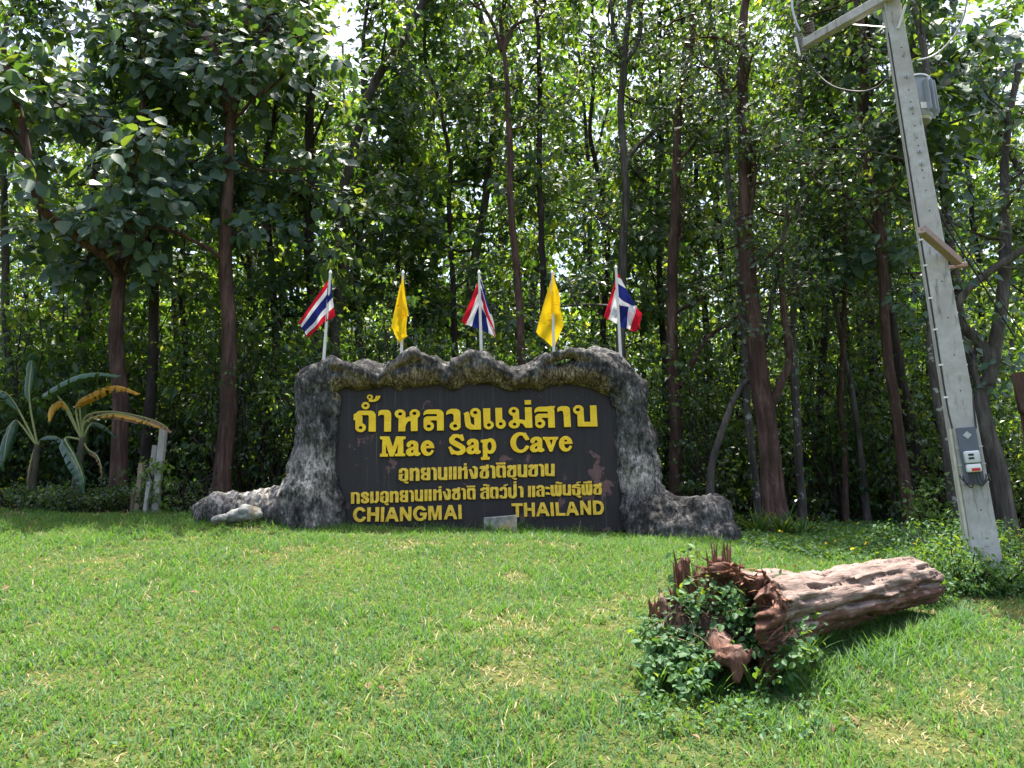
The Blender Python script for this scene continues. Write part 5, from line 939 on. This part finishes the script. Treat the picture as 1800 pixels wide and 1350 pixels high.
# tangled weeds round the foot of the pole
k=0
for (px,py,h,r,n_,lab) in ((1640,1062,.22,.2,110,'low leafy weed creeping over the thin far end of the log'),(1712,1046,.42,.3,190,'dense weed hugging the front of the foot of the concrete pole'),(1765,1042,.3,.25,120,'small weed at the right corner of the foot of the concrete pole'),(1668,1000,.5,.42,230,'bushy green weed left of the foot of the concrete pole'),(1712,1018,.36,.36,170,'tangled weed growing in front of the foot of the concrete pole'),(1662,1040,.34,.3,150,'low weed between the far end of the log and the pole foot'),(1768,990,.42,.4,170,'leafy weed right of the foot of the concrete pole'),(1800,1010,.35,.4,130,'leafy weed at the right edge below the leafy weed by the pole')):
    q=hit(px,py); bush(q[0],q[1],h,r,.045,n_,L_COVER,lab,name='weed',cat='weed',stems=9,per=7)
q=hit(1640,955); bush(q[0],q[1]+.1,.75,.28,.075,75,L_LIT,'sunlit yellow green bush just left of the foot of the pole',stems=8,per=6,fine=True)
bush(float(at(1290,910,10.2)[0]),10.2,.3,.3,.05,40,L_SMALL,'low dim plant behind the end of the right rock arm',stems=5)
for (px,Y_,h_,r_,lab) in ((20,9.9,.4,.5,'dark weed clump at the far left corner of the lawn edge'),(75,10.1,.32,.4,'dark weed clump round the foot of the left banana plant'),(110,9.8,.32,.35,'low dark weed between the two banana plants'),(150,9.9,.3,.35,'dark weed clump round the foot of the right banana plant'),(195,10.2,.35,.4,'dark weed at the foot of the reddish trunk near the stakes'),(320,10.2,.6,.5,'dark weed clump between the stakes and the left rock arm')): bush(float(at(px,900,Y_)[0]),Y_,h_,r_,.055,80,L_SMALL,lab,name='weed',cat='weed',stems=10)
bush(float(at(235,900,10.4)[0]),10.4,.55,.35,.06,60,L_SMALL,'leafy weed clump growing round the foot of the stakes',stems=7,name='weed',cat='weed')
bush(float(at(285,890,10.0)[0]),10.0,.75,.22,.07,40,L_LIT,'bright leafy sprig right of the tallest stake',stems=4,name='weed',cat='weed',fine=True)
def tuft(px,py,h,n_,w_,label,mt=None,Y=None,group=None,cat='grass tuft',lean=1.):
    q=hit(px,py) if Y is None else at(px,py,Y); q=np.array((q[0],q[1],float(gz(q[0],q[1])))); mb=MB(); a=rng.uniform(0,6.28,n_); D=np.stack([np.cos(a),np.sin(a),0*a],-1)
    P=q+D*rng.uniform(0,.06,(n_,1)); ribbons(mb,P,D,rng.uniform(.55,1.1,n_)*h,rng.uniform(.7,1.2,n_)*w_,rng.uniform(.25,.95,n_)*lean,6,rng.uniform(.1,.8,n_)); o=mb.build('grass_tuft',mt or GM,attr=True,loc=q); tag(o,label,cat,group)
tuft(1110,925,.30,34,.006,'tall grass tuft at the right bottom corner of the board by the pillar')
tuft(1158,935,.24,22,.006,'grass tuft before the right rock arm near the pillar foot')
tuft(905,933,.22,40,.007,'dense grass tuft right of the small concrete block'); tuft(862,934,.2,36,.006,'grass tuft at the left side of the small concrete block'); tuft(880,937,.13,30,.006,'low grass tuft in front of the small concrete block')
tuft(640,918,.16,26,.004,'thin grass tuft under the first letter of the bottom line'); tuft(575,915,.18,26,.005,'grass tuft at the foot of the left rock pillar'); tuft(790,925,.15,26,.004,'thin grass tuft under the bottom line left of the block'); tuft(700,922,.10,20,.004,'tiny grass tuft under the middle of the bottom left word')
tuft(975,932,.11,18,.004,'tiny grass tuft below the bottom right word'); tuft(1300,975,.2,30,.006,'grass tuft right of the right rock arm'); tuft(470,912,.16,28,.006,'grass tuft right of the pale boulder'); tuft(408,915,.14,22,.005,'grass tuft in front of the pale boulder')
for px,py,h_,lab in ((1330,905,.55,'strap leaved plant at the foot of the thickest reddish trunk, left one'),(1372,900,.6,'strap leaved plant at the foot of the thickest reddish trunk, middle one'),(1405,908,.5,'strap leaved plant at the foot of the thickest reddish trunk, right one')): tuft(px,py,h_,46,.016,lab,mt=L_COVER,Y=10.1,cat='plant')
tuft(1400,1185,.3,60,.007,'long grass tuft in front of the log below its root end'); tuft(1455,1140,.24,50,.006,'long grass tuft under the middle of the log'); tuft(1330,1215,.26,50,.007,'long grass tuft right below the root stub'); tuft(1250,1225,.22,44,.007,'grass tuft below the creeper'); tuft(1150,1215,.2,40,.007,'grass tuft left below the creeper'); tuft(1550,1085,.2,40,.006,'grass tuft under the far part of the log')
# longer shaded grass against the log and along the crest
mb=MB(); t_=rng.random(2600); P=LA+LX*(t_*LL*1.02)[:,None]-LYv*0; off=rng.normal(size=2600)*.16; sgn=np.array((LX[1],-LX[0],0)); P=P+sgn*(.2+np.abs(off))[:,None]*np.where(rng.random(2600)<.75,1,-1)[:,None]; P[:,2]=gz(P[:,0],P[:,1])-.01
a=rng.uniform(0,6.28,2600); ribbons(mb,P,np.stack([np.cos(a),np.sin(a),0*a],-1),rng.uniform(.08,.2,2600),rng.uniform(.003,.006,2600),rng.uniform(.3,1,2600),4,rng.uniform(0,.7,2600))
tag(mb.build('long_grass',GM,attr=True),'longer grass growing along both sides of the fallen log','grass',kind='stuff')
mb=MB(); n=1500; px_=rng.uniform(470,1295,n); keep=np.clip(.35+vnoise(np.stack([px_/33,0*px_,0*px_],-1),77),.05,1)>rng.random(n); px_=px_[keep]; n=len(px_)
Yb=9.42-.0*px_+np.where(px_>1110,-.42*np.clip((px_-1110)/60,0,1),0)-rng.random(n)*.12; P=np.array([at(a_,925,b_) for a_,b_ in zip(px_,Yb)]); P[:,2]=gz(P[:,0],P[:,1])-.01; a=rng.uniform(0,6.28,n)
ribbons(mb,P,np.stack([np.cos(a),np.sin(a)-.3,0*a],-1),rng.uniform(.06,.2,n),rng.uniform(.0025,.005,n),rng.uniform(.2,1,n),4,rng.uniform(0,.92,n)); tag(mb.build('edge_grass',GM,attr=True),'uncut grass growing along the foot of the board and rock frame','grass',kind='stuff')
# low reddish log edging the wood, right
a=at(1440,930,10.3); b_=at(1625,940,10.6); a[2]=float(gz(a[0],a[1]))+.03; b_[2]=float(gz(b_[0],b_[1]))+.03; mb=MB(); tube(mb,spline([a,(a+b_)/2+np.array((0,.05,.02)),b_],16),.07,10,3,.15); o=mb.build('edging_log',B_RED,loc=a); tag(o,'thin reddish log lying along the edge of the wood right of the sign','log')
# forest floor litter
n=14000; y=rng.uniform(9.9,24,n); x=rng.uniform(-.8,.8,n)*y; P=np.stack([x,y,gz(x,y)+.012],-1); mb=MB(); leaves(mb,P,rnd_dir(n)*np.array((1,1,.25)),rnd_dir(n,2.2),rng.uniform(.06,.16,n),droop=.15)
tag(mb.build('leaf_litter',leaf_mat('litter',[(0,(.025,.016,.01)),(.6,(.06,.04,.025)),(1,(.16,.11,.065))],[(0,(.1,.06,.02)),(1,(.15,.1,.04))],.8,.2,.1),smooth=False,attr=True),'fallen brown leaves covering the forest floor','leaf litter',kind='stuff')
n=420; y=rng.uniform(3.2,9,n); x=rng.uniform(-.74,.74,n)*y; k_=vnoise(np.stack([x*1.4,y*1.4,0*x],-1),91)>.12; x=x[k_]; y=y[k_]; P=np.stack([x,y,gz(x,y)+.03],-1); mb=MB(); cluster(mb,P,.035,6,.028,1.3,.8,False,droop=.1)
tag(mb.build('lawn_weeds',L_COVER,smooth=False,attr=True),'small broad leaved weeds growing among the lawn grass','weeds',kind='stuff')
n=60; y=rng.uniform(3.3,9,n); x=rng.uniform(-.7,.7,n)*y; P=np.stack([x,y,gz(x,y)+.035],-1); mb=MB(); leaves(mb,P,rnd_dir(n)*np.array((1,1,.2)),rnd_dir(n,1.6),rng.uniform(.03,.07,n),rng.random(n),droop=.3,fine=True)
tag(mb.build('dry_leaves',L_DRY,smooth=False,attr=True),'scattered small dry brown leaves lying on the lawn','dry leaves',kind='stuff')
